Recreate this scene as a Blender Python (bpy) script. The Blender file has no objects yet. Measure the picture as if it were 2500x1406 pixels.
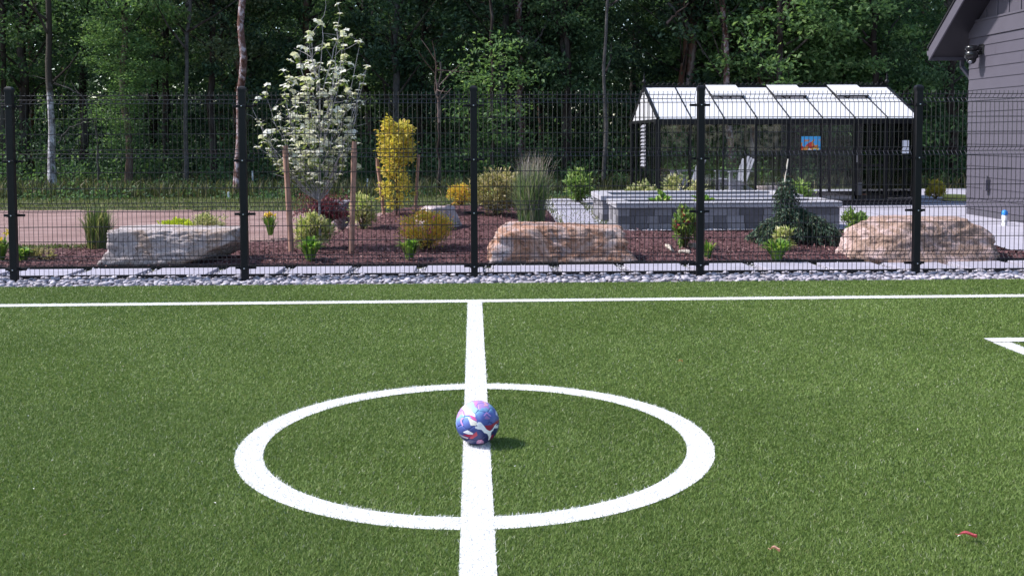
import bpy, bmesh, math, random
import numpy as np
from mathutils import Vector, Matrix

random.seed(7)
RNG = np.random.default_rng(7)
SC = bpy.context.scene
COL = SC.collection
PI = math.pi

# ------------------------------------------------------------------ camera
FPX, PITCH, ROLL, YAW, CAM_H = 2504.0, 0.0534, -0.0036, 0.0379, 1.558
PPX, PPY = 1250.0, 466.0
_f = Vector((math.sin(YAW) * math.cos(PITCH), math.cos(YAW) * math.cos(PITCH), -math.sin(PITCH)))
_r = Vector((math.cos(YAW), -math.sin(YAW), 0)); _u = _r.cross(_f)
_r2 = _r * math.cos(ROLL) + _u * math.sin(ROLL); _u2 = -_r * math.sin(ROLL) + _u * math.cos(ROLL)
cd = bpy.data.cameras.new('camera'); cam = bpy.data.objects.new('camera', cd); COL.objects.link(cam)
cam.matrix_world = Matrix(((_r2.x, _u2.x, -_f.x, 0), (_r2.y, _u2.y, -_f.y, 0), (_r2.z, _u2.z, -_f.z, CAM_H), (0, 0, 0, 1)))
cd.sensor_fit = 'HORIZONTAL'; cd.sensor_width = 36; cd.lens = 36 * FPX / 2500
cd.shift_y = -(703 - PPY) / 2500
cd.clip_start = 0.05; cd.clip_end = 1000
SC.camera = cam

# ------------------------------------------------------------------ light
SUN_EL, SUN_TO = math.radians(47), math.radians(-5)      # light travels towards +X, turned towards the camera
sd = Vector((math.cos(SUN_TO) * math.cos(SUN_EL), math.sin(SUN_TO) * math.cos(SUN_EL), -math.sin(SUN_EL)))
sl = bpy.data.lights.new('sun', 'SUN'); sl.energy = 3.5; sl.angle = math.radians(4.0); sl.color = (1.0, 0.955, 0.93)
so = bpy.data.objects.new('sun', sl); COL.objects.link(so); so.rotation_euler = sd.to_track_quat('-Z', 'Y').to_euler()
wd = bpy.data.worlds.new('World'); SC.world = wd; wd.use_nodes = True
nt = wd.node_tree; nt.nodes.clear()
sk = nt.nodes.new('ShaderNodeTexSky'); sk.sky_type = 'NISHITA'; sk.sun_disc = False
sk.sun_elevation = SUN_EL; sk.sun_rotation = math.atan2(-sd.x, -sd.y); sk.dust_density = 1.0; sk.air_density = 1.0
bg = nt.nodes.new('ShaderNodeBackground'); bg.inputs['Strength'].default_value = 0.135
wo = nt.nodes.new('ShaderNodeOutputWorld')
nt.links.new(sk.outputs[0], bg.inputs[0]); nt.links.new(bg.outputs[0], wo.inputs[0])
SC.view_settings.view_transform = 'Standard'; SC.view_settings.look = 'None'
SC.view_settings.exposure = 0.92; SC.view_settings.gamma = 1.0; SC.view_settings.use_curve_mapping = False
SC.render.engine = 'CYCLES'
SC.cycles.max_bounces = 8; SC.cycles.transparent_max_bounces = 16; SC.cycles.caustics_reflective = False; SC.cycles.caustics_refractive = False

# ------------------------------------------------------------------ layout helpers
def mound(x, y):
    return 0.26 * math.exp(-((x + 0.4) / 2.3) ** 2 - ((y - 18.0) / 2.6) ** 2) + 0.04

def ray(px, py):
    return (_f + _r2 * ((px - PPX) / FPX) - _u2 * ((py - PPY) / FPX))

def at(px, py, h=0.0):
    d = ray(px, py); t = (h - CAM_H) / d.z
    return Vector((d.x * t, d.y * t, h))

def on_bed(px, py):
    h = 0.04
    for _ in range(12):
        p = at(px, py, h); h = mound(p.x, p.y)
    return Vector((p.x, p.y, h))

def at_depth(px, py, Y):
    d = ray(px, py); t = Y / d.y
    return Vector((d.x * t, Y, CAM_H + d.z * t))

# ------------------------------------------------------------------ mesh builder
class MB:
    def __init__(s): s.V = []; s.F = []; s.n = 0
    def add(s, V, F):
        V = np.asarray(V, dtype=np.float32).reshape(-1, 3); F = np.asarray(F, dtype=np.int32)
        s.V.append(V); s.F.append(F + s.n); s.n += len(V); return s
    def box(s, x0, x1, y0, y1, z0, z1):
        V = [(x, y, z) for x in (x0, x1) for y in (y0, y1) for z in (z0, z1)]
        return s.add(V, [(0, 1, 3, 2), (4, 6, 7, 5), (0, 4, 5, 1), (2, 3, 7, 6), (0, 2, 6, 4), (1, 5, 7, 3)])
    def bevbox(s, x0, x1, y0, y1, z0, z1, b=0.008):
        c = ((x0 + x1) / 2, (y0 + y1) / 2, (z0 + z1) / 2); h = ((x1 - x0) / 2, (y1 - y0) / 2, (z1 - z0) / 2)
        V = []; idx = {}
        for sx in (-1, 1):
            for sy in (-1, 1):
                for sz in (-1, 1):
                    for a in range(3):
                        p = []
                        for k, sg in enumerate((sx, sy, sz)):
                            p.append(c[k] + sg * (h[k] - (0 if k == a else b)))
                        idx[(sx, sy, sz, a)] = len(V); V.append(p)
        F = []
        for a in range(3):
            o = [k for k in range(3) if k != a]
            for sg in (-1, 1):
                q = []
                for u, v in ((-1, -1), (1, -1), (1, 1), (-1, 1)):
                    k = [0, 0, 0]; k[a] = sg; k[o[0]] = u; k[o[1]] = v; q.append(idx[(*k, a)])
                F.append(q if (sg > 0) == (a != 1) else q[::-1])
        for a in range(3):        # edges along axis a
            o = [k for k in range(3) if k != a]
            for u in (-1, 1):
                for v in (-1, 1):
                    k0 = [0, 0, 0]; k0[a] = -1; k0[o[0]] = u; k0[o[1]] = v
                    k1 = list(k0); k1[a] = 1
                    F.append([idx[(*k0, o[0])], idx[(*k1, o[0])], idx[(*k1, o[1])], idx[(*k0, o[1])]])
        s.add(V, F)
        T = [[idx[(sx, sy, sz, a)] for a in range(3)] for sx in (-1, 1) for sy in (-1, 1) for sz in (-1, 1)]
        s.n -= len(V); s.F.append(np.asarray(T, dtype=np.int32) + s.n); s.n += len(V)
        return s
    def bar(s, p, q, w, h=None, up=(0, 0, 1)):
        p = np.array(p, float); q = np.array(q, float); h = w if h is None else h
        d = q - p; L = np.linalg.norm(d); d = d / max(L, 1e-9); up = np.array(up, float)
        if abs(d @ up) > 0.98: up = np.array((0, 1.0, 0))
        a = np.cross(d, up); a /= np.linalg.norm(a); b = np.cross(a, d)
        V = [c + a * i * w / 2 + b * j * h / 2 for c in (p, q) for i in (-1, 1) for j in (-1, 1)]
        return s.add(V, [(0, 1, 3, 2), (4, 6, 7, 5), (0, 4, 5, 1), (2, 3, 7, 6), (0, 2, 6, 4), (1, 5, 7, 3)])
    def tube(s, pts, rad, n=6, cap=True):
        pts = np.asarray(pts, float); m = len(pts)
        rad = np.full(m, rad) if np.isscalar(rad) else np.asarray(rad, float)
        T = np.gradient(pts, axis=0); T /= (np.linalg.norm(T, axis=1)[:, None] + 1e-9)
        ref = np.array((0.31, 0.87, 0.2)) if abs(T[0] @ np.array((0.31, 0.87, 0.2))) < 0.9 else np.array((1.0, 0, 0))
        A = np.cross(T, ref); A /= (np.linalg.norm(A, axis=1)[:, None] + 1e-9); B = np.cross(T, A)
        th = np.arange(n) * 2 * PI / n
        V = pts[:, None, :] + rad[:, None, None] * (np.cos(th)[None, :, None] * A[:, None, :] + np.sin(th)[None, :, None] * B[:, None, :])
        i = np.arange(m - 1)[:, None] * n; j = np.arange(n)[None, :]; k = (j + 1) % n
        F = np.stack([i + j, i + k, i + n + k, i + n + j], -1).reshape(-1, 4)
        s.add(V.reshape(-1, 3), F)
        if cap:
            V2 = np.concatenate([V[0], V[-1], pts[:1], pts[-1:]])
            F2 = [(q, 2 * n, (q + 1) % n) for q in range(n)] + [(n + (q + 1) % n, 2 * n + 1, n + q) for q in range(n)]
            s.add(V2, F2)
        return s
    def lathe(s, prof, n=16, c=(0, 0, 0), axis='z'):
        prof = np.asarray(prof, float); m = len(prof); th = np.arange(n) * 2 * PI / n
        V = np.stack([prof[:, 0][:, None] * np.cos(th), prof[:, 0][:, None] * np.sin(th), np.repeat(prof[:, 1][:, None], n, 1)], -1).reshape(-1, 3)
        i = np.arange(m - 1)[:, None] * n; j = np.arange(n)[None, :]; k = (j + 1) % n
        F = np.stack([i + j, i + k, i + n + k, i + n + j], -1).reshape(-1, 4)
        return s.add(V + np.array(c), F)
    def leaves(s, P, D, N, size, asp=0.5, fold=0.15):
        P = np.asarray(P); D = D / (np.linalg.norm(D, axis=1)[:, None] + 1e-9)
        W = np.cross(D, N); W /= (np.linalg.norm(W, axis=1)[:, None] + 1e-9); N2 = np.cross(W, D)
        L = np.broadcast_to(np.asarray(size, float), (len(P),))[:, None]
        b = P; t = P + D * L; l = P + D * L * 0.48 + W * L * asp / 2 + N2 * L * fold; r = P + D * L * 0.48 - W * L * asp / 2 + N2 * L * fold
        V = np.stack([b, r, t, l], 1).reshape(-1, 3)
        F = np.arange(len(P) * 4).reshape(-1, 4)
        return s.add(V, F)
    def blades(s, B, T, C, w, seg=3):
        """arching strap leaves: base B, tip T, control C, base width w"""
        n = len(B); t = np.linspace(0, 1, seg + 1)[None, :, None]
        B = B[:, None, :]; T = T[:, None, :]; C = C[:, None, :]
        Q = (1 - t) ** 2 * B + 2 * t * (1 - t) * C + t ** 2 * T
        d = T - B; side = np.stack([-d[..., 1], d[..., 0], 0 * d[..., 0]], -1)
        side = side / (np.linalg.norm(side, axis=-1, keepdims=True) + 1e-6)
        w = np.broadcast_to(np.asarray(w, float), (n,))[:, None, None]
        ww = w / 2 * np.maximum(0.06, (1 - t ** 3.2) * np.minimum(1, 0.55 + 1.6 * t))
        V = np.stack([Q - side * ww, Q + side * ww], 2).reshape(-1, 3)
        o = (np.arange(n) * (seg + 1) * 2)[:, None, None] + (np.arange(seg) * 2)[None, :, None]
        F = (o + np.array([0, 1, 3, 2])[None, None, :]).reshape(-1, 4)
        return s.add(V, F)
    def mesh(s, name, m=None, smooth=False):
        me = bpy.data.meshes.new(name)
        if s.V:
            V = np.concatenate(s.V); me.vertices.add(len(V)); me.vertices.foreach_set('co', V.ravel())
            F = [f for f in s.F if len(f)]
            li = np.concatenate([f.ravel() for f in F]); cnt = np.concatenate([np.full(len(f), f.shape[1], np.int32) for f in F])
            st = np.concatenate([[0], np.cumsum(cnt)[:-1]]).astype(np.int32)
            me.loops.add(len(li)); me.loops.foreach_set('vertex_index', li.astype(np.int32))
            me.polygons.add(len(cnt)); me.polygons.foreach_set('loop_start', st)
            me.update(calc_edges=True)
            me.polygons.foreach_set('use_smooth', np.full(len(cnt), bool(smooth)))
        if m: me.materials.append(m)
        return me
    def build(s, name, m=None, parent=None, smooth=False, kind=None):
        return put(name, s.mesh(name, m, smooth), parent, kind)

def put(name, me, parent=None, kind=None, loc=None, rot=None):
    o = bpy.data.objects.new(name, me); COL.objects.link(o)
    if parent: o.parent = parent
    if kind: o['kind'] = kind
    if loc is not None: o.location = loc
    if rot is not None: o.rotation_euler = rot
    return o

def tag(o, label, cat, group=None):
    o['label'] = label; o['category'] = cat
    if group: o['group'] = group
    return o

def thing(name, label, cat, loc=(0, 0, 0), rz=0.0, group=None):
    o = bpy.data.objects.new(name, None); COL.objects.link(o); o.location = loc; o.rotation_euler = (0, 0, rz)
    o.empty_display_size = 0.1
    return tag(o, label, cat, group)

def copy_tree(o, parent=None):
    c = o.copy(); COL.objects.link(c); c.parent = parent
    for ch in list(o.children): copy_tree(ch, c)
    return c

def unit(n, rng=RNG):
    v = rng.normal(size=(n, 3)); return v / np.linalg.norm(v, axis=1)[:, None]

# ------------------------------------------------------------------ materials
MATS = {}
def newmat(name):
    m = bpy.data.materials.new(name); m.use_nodes = True; MATS[name] = m
    return m, m.node_tree, m.node_tree.nodes['Principled BSDF']

def ramp(nt, fac, stops, interp='LINEAR'):
    r = nt.nodes.new('ShaderNodeValToRGB'); e = r.color_ramp.elements; r.color_ramp.interpolation = interp
    while len(e) < len(stops): e.new(0.5)
    for el, (p, c) in zip(e, stops): el.position = p; el.color = (*c, 1)
    nt.links.new(fac, r.inputs[0]); return r.outputs[0]

def noise(nt, scale, detail=4, rough=0.6, vec=None, dist=0.0):
    n = nt.nodes.new('ShaderNodeTexNoise'); n.inputs['Scale'].default_value = scale; n.inputs['Detail'].default_value = detail
    n.inputs['Roughness'].default_value = rough; n.inputs['Distortion'].default_value = dist
    if vec is None:
        g = nt.nodes.new('ShaderNodeNewGeometry'); vec = g.outputs['Position']
    nt.links.new(vec, n.inputs['Vector']); return n.outputs['Fac']

def mixc(nt, fac, a, b, mode='MIX'):
    m = nt.nodes.new('ShaderNodeMix'); m.data_type = 'RGBA'; m.blend_type = mode
    for v, i in ((fac, 0), (a, 6), (b, 7)):
        if isinstance(v, (int, float)): m.inputs[i].default_value = v
        elif isinstance(v, tuple): m.inputs[i].default_value = (*v, 1)
        else: nt.links.new(v, m.inputs[i])
    return m.outputs[2]

def objvec(nt):
    t = nt.nodes.new('ShaderNodeTexCoord'); return t.outputs['Object']

def bump(nt, bsdf, h, strength=0.4, dist=0.01):
    b = nt.nodes.new('ShaderNodeBump'); b.inputs['Strength'].default_value = strength; b.inputs['Distance'].default_value = dist
    nt.links.new(h, b.inputs['Height']); nt.links.new(b.outputs[0], bsdf.inputs['Normal'])

def surf(name, c1, c2, scale=8, rough=0.8, bumpd=0.004, spec=0.3, detail=6, c3=None, vec=None):
    m, nt, b = newmat(name)
    n = noise(nt, scale, detail, 0.62)
    st = [(0.3, c1), (0.7, c2)] if c3 is None else [(0.3, c1), (0.52, c2), (0.72, c3)]
    nt.links.new(ramp(nt, n, st), b.inputs['Base Color'])
    b.inputs['Roughness'].default_value = rough; b.inputs['Specular IOR Level'].default_value = spec
    if bumpd: bump(nt, b, noise(nt, scale * 4, 6, 0.65), 0.7, bumpd)
    return m

def leafmat(name, stops, trans=0.3, rough=0.55, spec=0.25, tgain=1.2):
    m, nt, b = newmat(name)
    g = nt.nodes.new('ShaderNodeNewGeometry')
    c = ramp(nt, g.outputs['Random Per Island'], stops)
    nt.links.new(c, b.inputs['Base Color']); b.inputs['Roughness'].default_value = rough; b.inputs['Specular IOR Level'].default_value = spec
    t = nt.nodes.new('ShaderNodeBsdfTranslucent')
    nt.links.new(mixc(nt, 1.0, c, (tgain, tgain * 1.05, tgain * 0.6), 'MULTIPLY'), t.inputs[0])
    mx = nt.nodes.new('ShaderNodeMixShader'); mx.inputs[0].default_value = trans
    out = nt.nodes['Material Output']
    nt.links.new(b.outputs[0], mx.inputs[1]); nt.links.new(t.outputs[0], mx.inputs[2]); nt.links.new(mx.outputs[0], out.inputs[0])
    return m

def L2(c, k=1.0, stops=None):
    return tuple(x * k for x in c)

def plain(name, c, rough=0.5, spec=0.4, metal=0.0, var=0.12, scale=20, bumpd=0.0):
    m, nt, b = newmat(name)
    n = noise(nt, scale, 4, 0.6)
    nt.links.new(ramp(nt, n, [(0.3, L2(c, 1 - var)), (0.7, L2(c, 1 + var))]), b.inputs['Base Color'])
    b.inputs['Roughness'].default_value = rough; b.inputs['Specular IOR Level'].default_value = spec; b.inputs['Metallic'].default_value = metal
    if bumpd: bump(nt, b, noise(nt, scale * 6, 4, 0.6), 0.6, bumpd)
    return m

M_black = plain('black_powder_coat', (0.007, 0.0065, 0.009), 0.5, 0.3)
M_wire = plain('black_wire_coat', (0.013, 0.012, 0.016), 0.28, 0.6)
M_bolt = plain('steel_bolt', (0.55, 0.55, 0.57), 0.3, 0.5, 0.9)
M_ghframe = plain('greenhouse_black_frame', (0.006, 0.006, 0.008), 0.5, 0.3)
M_turf_base = plain('turf_backing', (0.068, 0.098, 0.023), 0.95, 0.1, 0, 0.25, 30)
M_white_base = plain('white_turf_backing', (0.72, 0.72, 0.74), 0.9, 0.1, 0, 0.05, 60)
M_white_blade = leafmat('white_turf_blade', [(0, (0.70, 0.69, 0.71)), (1, (0.84, 0.83, 0.85))], 0.2, 0.6, 0.2, 1.0)

def turf_blade_mat():
    m, nt, b = newmat('green_turf_blade')
    g = nt.nodes.new('ShaderNodeNewGeometry')
    c = ramp(nt, g.outputs['Random Per Island'], [(0, (0.102, 0.163, 0.034)), (0.3, (0.135, 0.208, 0.046)), (0.62, (0.166, 0.247, 0.060)), (0.88, (0.206, 0.286, 0.086)), (0.955, (0.26, 0.285, 0.115)), (1, (0.42, 0.44, 0.34))])
    big = noise(nt, 0.9, 5, 0.7, dist=0.6)
    k = ramp(nt, big, [(0.3, (0.82, 0.85, 0.80)), (0.7, (1.12, 1.1, 1.12))])
    c = mixc(nt, 1.0, c, k, 'MULTIPLY')
    nt.links.new(c, b.inputs['Base Color']); b.inputs['Roughness'].default_value = 0.55; b.inputs['Specular IOR Level'].default_value = 0.25
    t = nt.nodes.new('ShaderNodeBsdfTranslucent'); nt.links.new(c, t.inputs[0])
    mx = nt.nodes.new('ShaderNodeMixShader'); mx.inputs[0].default_value = 0.28
    nt.links.new(b.outputs[0], mx.inputs[1]); nt.links.new(t.outputs[0], mx.inputs[2]); nt.links.new(mx.outputs[0], nt.nodes['Material Output'].inputs[0])
    return m
M_turf = turf_blade_mat()

M_pebble = None
def pebble_mat():
    m, nt, b = newmat('river_pebble')
    oi = nt.nodes.new('ShaderNodeObjectInfo'); g = nt.nodes.new('ShaderNodeNewGeometry')
    a = nt.nodes.new('ShaderNodeMath'); a.operation = 'ADD'; nt.links.new(oi.outputs['Random'], a.inputs[0]); nt.links.new(g.outputs['Random Per Island'], a.inputs[1])
    f = nt.nodes.new('ShaderNodeMath'); f.operation = 'FRACT'; nt.links.new(a.outputs[0], f.inputs[0])
    c = ramp(nt, f.outputs[0], [(0, (0.17, 0.155, 0.18)), (0.3, (0.30, 0.275, 0.315)), (0.7, (0.42, 0.385, 0.435)), (1, (0.55, 0.515, 0.565))])
    c = mixc(nt, 0.35, c, ramp(nt, noise(nt, 30, 5, 0.7), [(0.35, (0.22, 0.20, 0.22)), (0.65, (0.5, 0.47, 0.52))]))
    nt.links.new(c, b.inputs['Base Color']); b.inputs['Roughness'].default_value = 0.7
    bump(nt, b, noise(nt, 120, 4, 0.6), 0.4, 0.002)
    return m
M_pebble = pebble_mat()
M_paver = surf('pale_concrete_paver', (0.29, 0.278, 0.34), (0.36, 0.345, 0.41), 5, 0.85, 0.0015)
M_concrete = surf('pale_concrete', (0.32, 0.305, 0.365), (0.40, 0.385, 0.445), 2.5, 0.85, 0.0015)
M_mulch = surf('dark_bark_mulch', (0.035, 0.016, 0.015), (0.105, 0.050, 0.053), 16, 0.9, 0.02, 0.2, c3=(0.18, 0.088, 0.082))
M_chip = leafmat('bark_chip', [(0, (0.03, 0.013, 0.012)), (0.5, (0.108, 0.05, 0.053)), (0.82, (0.21, 0.11, 0.112)), (1, (0.34, 0.22, 0.2))], 0.0, 0.85, 0.2)
M_dirt = surf('bare_pink_dirt', (0.22, 0.135, 0.122), (0.33, 0.22, 0.20), 1.6, 0.95, 0.03, 0.1, c3=(0.42, 0.30, 0.275))
def dirtmat():
    m, nt, b = newmat('streaky_bare_dirt'); g = nt.nodes.new('ShaderNodeNewGeometry'); v = nt.nodes.new('ShaderNodeMapping'); v.inputs['Scale'].default_value = (0.35, 1.6, 1); nt.links.new(g.outputs['Position'], v.inputs[0])
    c = ramp(nt, noise(nt, 1.7, 8, 0.7, v.outputs[0], .6), [(0.3, (0.22, 0.125, 0.112)), (0.5, (0.36, 0.225, 0.205)), (0.66, (0.48, 0.325, 0.30))])
    c = mixc(nt, .6, c, ramp(nt, noise(nt, 9, 6, .75, v.outputs[0]), [(0.34, (.55, .5, .5)), (.55, (1, 1, 1))]), 'MULTIPLY')
    nt.links.new(c, b.inputs['Base Color']); b.inputs['Roughness'].default_value = .95; bump(nt, b, noise(nt, 5, 8, .75, v.outputs[0]), 1, .12); return m
M_dirt = dirtmat()
M_lawn = surf('rough_lawn_soil', (0.055, 0.068, 0.03), (0.11, 0.125, 0.055), 3, 0.95, 0.03, 0.1)
M_floor = surf('forest_floor_soil', (0.025, 0.03, 0.015), (0.06, 0.06, 0.03), 1.5, 0.95, 0.05, 0.1)
M_gravel = leafmat('pale_gravel', [(0, (0.25, 0.24, 0.26)), (1, (0.62, 0.6, 0.65))], 0.0, 0.85, 0.2)
M_stake = surf('weathered_round_timber', (0.30, 0.16, 0.115), (0.42, 0.25, 0.19), 12, 0.8, 0.004)
M_bark_gray = surf('grey_bark', (0.04, 0.036, 0.034), (0.12, 0.11, 0.11), 6, 0.9, 0.03)

def barkmat(name, a, b_, c, sc=2.2, zs=.35):
    m, nt, b = newmat(name)
    v = nt.nodes.new('ShaderNodeMapping'); v.inputs['Scale'].default_value = (1.0, 1.0, zs)
    g = nt.nodes.new('ShaderNodeNewGeometry'); nt.links.new(g.outputs['Position'], v.inputs[0])
    n = noise(nt, sc, 7, 0.7, v.outputs[0], 0.8)
    col = ramp(nt, n, [(0.36, a), (0.5, b_), (0.62, c)])
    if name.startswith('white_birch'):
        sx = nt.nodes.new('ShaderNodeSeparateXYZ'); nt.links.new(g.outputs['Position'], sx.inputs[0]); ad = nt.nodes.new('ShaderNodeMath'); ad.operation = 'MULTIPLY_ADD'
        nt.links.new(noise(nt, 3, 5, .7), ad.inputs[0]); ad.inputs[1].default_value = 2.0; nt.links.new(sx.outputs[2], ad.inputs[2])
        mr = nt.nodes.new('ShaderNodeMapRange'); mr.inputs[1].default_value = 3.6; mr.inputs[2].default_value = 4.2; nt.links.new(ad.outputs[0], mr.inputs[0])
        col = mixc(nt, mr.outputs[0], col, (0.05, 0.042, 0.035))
    nt.links.new(col, b.inputs['Base Color'])
    b.inputs['Roughness'].default_value = 0.9; b.inputs['Specular IOR Level'].default_value = 0.15
    bump(nt, b, noise(nt, 14, 6, 0.7, v.outputs[0]), 0.9, 0.03)
    return m
M_bark_rust = barkmat('rusty_mossy_bark', (0.075, 0.03, 0.018), (0.13, 0.065, 0.045), (0.30, 0.25, 0.25))
M_bark_mott = barkmat('mottled_pale_bark', (0.06, 0.022, 0.014), (0.15, 0.085, 0.075), (0.44, 0.38, 0.42), 6.0, .7)
M_bark_dark = barkmat('dark_bark', (0.018, 0.014, 0.012), (0.04, 0.03, 0.027), (0.09, 0.08, 0.075))
M_bark_brown = barkmat('pale_brown_bark', (0.06, 0.035, 0.026), (0.12, 0.08, 0.068), (0.21, 0.16, 0.15))
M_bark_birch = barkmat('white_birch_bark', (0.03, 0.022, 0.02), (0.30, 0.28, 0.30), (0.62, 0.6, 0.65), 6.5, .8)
# ================================================================== ground and setting
def sheet(name, pts, z, m, kind='structure', parent=None):
    me = bpy.data.meshes.new(name); bm = bmesh.new()
    f = bm.faces.new([bm.verts.new((x, y, z)) for x, y in pts]); bmesh.ops.triangulate(bm, faces=[f])
    bmesh.ops.recalc_face_normals(bm, faces=bm.faces)
    if sum(f.normal.z for f in bm.faces) < 0: bmesh.ops.reverse_faces(bm, faces=bm.faces)
    bm.to_mesh(me); bm.free(); me.materials.append(m)
    return put(name, me, parent, kind)

def wobble(pts, amp, step, rng):
    out = []
    for i, p in enumerate(pts):
        q = pts[(i + 1) % len(pts)]; L = math.dist(p, q); n = max(1, int(L / step))
        for k in range(n):
            t = k / n; out.append((p[0] + (q[0] - p[0]) * t + rng.uniform(-amp, amp), p[1] + (q[1] - p[1]) * t + rng.uniform(-amp, amp)))
    return out

put('ground', MB().add([(-400, -60, -0.10), (400, -60, -0.10), (400, 600, -0.10), (-400, 600, -0.10)], [(0, 1, 2, 3)]).mesh('ground', M_floor), None, 'structure')
FIELD_EDGE = 10.80
FENCE_Y = lambda x: 11.254 - 0.0074 * x
sheet('turf_field', [(-16, -6), (16, -6), (16, FIELD_EDGE - 0.12), (-16, FIELD_EDGE + 0.12)], 0.0, M_turf_base)
sheet('pebble_bed', [(-16, FIELD_EDGE + 0.12), (16, FIELD_EDGE - 0.12), (16, 12.26), (-16, 12.26)], -0.018, surf('pebble_bed_soil', (0.28, 0.26, 0.285), (0.42, 0.39, 0.43), 40, 0.9, 0.01))
lawn = sheet('lawn', [(-40, 12.2), (9, 12.2), (30, 12.2), (30, 34), (-40, 34)], -0.014, M_lawn)
dr = random.Random(3)
sheet('dirt_patch', wobble([(-14, 15.6), (-9, 15.3), (-4, 15.0), (-1.5, 15.2), (-0.8, 17.5), (-1.3, 20.8), (-4, 21.9), (-9, 22.5), (-14, 22.8), (-20, 22.9), (-20, 16)], 0.14, 0.35, dr), -0.006, M_dirt)

# --- white markings: lines and blades
LW = 0.1355; LX = 0.0097; CIR = (0.0097, 5.18); CR = 1.198
TY0, TY1 = 9.545, 9.545 + LW
_bc = at(2401, 829); BX0, BY1 = round(_bc.x, 3), round(_bc.y, 3)           # goal-box corner: lines along +X and towards the camera
def in_half(x, y): return (np.abs(x - LX) < LW / 2) & (y < TY0 + 0.01)
def in_touch(x, y): return (y - (-0.0) > TY0) & (y < TY1)
def in_circ(x, y):
    r = np.hypot(x - CIR[0], y - CIR[1]); return (r < CR) & (r > CR - LW)
def in_box(x, y): return ((y < BY1) & (y > BY1 - LW) & (x > BX0)) | ((x > BX0) & (x < BX0 + LW) & (y < BY1))
def blade_field(x, y, hmin, hmax, w, rng, lean=0.45, z0=0.0, twist=True):
    n = len(x); h = rng.uniform(hmin, hmax, n); a = rng.uniform(0, 2 * PI, n); l = np.abs(rng.normal(0, lean, n)) * h
    la = rng.uniform(0, 2 * PI, n)
    B = np.stack([x, y, np.full(n, z0)], -1); W = np.stack([np.cos(a), np.sin(a), 0 * a], -1) * (w / 2)[:, None]
    M = B + np.stack([np.cos(la) * l * 0.35, np.sin(la) * l * 0.35, h * 0.62], -1)
    T = B + np.stack([np.cos(la) * l, np.sin(la) * l, h], -1)
    V = np.stack([B - W, B + W, M + W * 0.8, M - W * 0.8, T], 1).reshape(-1, 3)
    o = (np.arange(n) * 5)[:, None]
    return V, o + np.array([0, 1, 2, 3]), o + np.array([3, 2, 4])

def lay(x, y): return 2.2 + 1.1 * np.sin(x * 1.7 + 1.3 * np.sin(y * 1.1)) + 0.9 * np.sin(y * 2.3 + x * 0.6) + 0.6 * np.sin(x * 5.3 + y * 4.1)
def short_blades(x, y, hmin, hmax, w, rng, lean=0.6, z0=0.0, spread=1.9):
    n = len(x); h = rng.uniform(hmin, hmax, n); a = rng.uniform(0, 2 * PI, n); l = np.abs(rng.normal(lean, .35, n)) * h
    la = lay(x, y) + rng.normal(0, spread, n)
    B = np.stack([x, y, np.full(n, z0)], -1); W = np.stack([np.cos(a), np.sin(a), 0 * a], -1) * (w / 2)[:, None]
    T = B + np.stack([np.cos(la) * l, np.sin(la) * l, h], -1)
    return np.stack([B - W, B + W, T], 1).reshape(-1, 3), np.arange(3 * n).reshape(-1, 3)

rng = np.random.default_rng(11)
X_, Y_ = [], []
# depth bands: (y0, y1, density, half-width factor)
BANDS = [(2.9, 4.2, 44000), (4.2, 6.0, 29000), (6.0, 8.0, 13000), (8.0, 11.0, 7500)]
XS, YS, WS, HS = [], [], [], []
for y0, y1, dens in BANDS:
    xl, xr = -0.485 * y1 - 0.25, 0.56 * y1 + 0.25
    n = int(dens * (xr - xl) * (y1 - y0))
    x = rng.uniform(xl, xr, n); y = rng.uniform(y0, y1, n)
    edge = FIELD_EDGE - 0.0075 * x
    keep = (y < edge) & (x > -0.485 * y - 0.25) & (x < 0.56 * y + 0.25)
    keep &= ~(in_half(x, y) | in_touch(x, y) | in_circ(x, y) | in_box(x, y))
    keep &= np.hypot(x - 0.0, y - 5.2) > 0.03
    XS.append(x[keep]); YS.append(y[keep]); WS.append(np.full(keep.sum(), 0.0038 * (1 + (y0 - 2.9) * 0.20)))
n = 560000; x = rng.uniform(-8.5, 9.5, n); y = rng.uniform(1.6, 11.0, n)      # the pile goes on beside the view, a little coarser
keep = (y < FIELD_EDGE - 0.0075 * x) & ~(in_half(x, y) | in_touch(x, y) | in_circ(x, y) | in_box(x, y)) & ~((x > -0.485 * y - 0.25) & (x < 0.56 * y + 0.25) & (y > 2.9))
XS.append(x[keep]); YS.append(y[keep]); WS.append(np.full(keep.sum(), 0.0085))
x = np.concatenate(XS); y = np.concatenate(YS); w = np.concatenate(WS)
V, F3 = short_blades(x, y, 0.008, 0.017, w, rng, 0.75)
mb = MB(); mb.add(V, F3)
o = mb.build('artificial_grass', M_turf, None, kind='stuff')

def line_blades(name, x, y, dens, base_sheet):
    V, F3 = short_blades(x, y, 0.010, 0.020, np.full(len(x), 0.0052), rng, 0.6)
    mb = MB(); mb.add(V, F3)
    for v, f in base_sheet: mb.add(v, f)
    return mb.build(name, M_white_blade, None, kind='structure')

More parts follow.
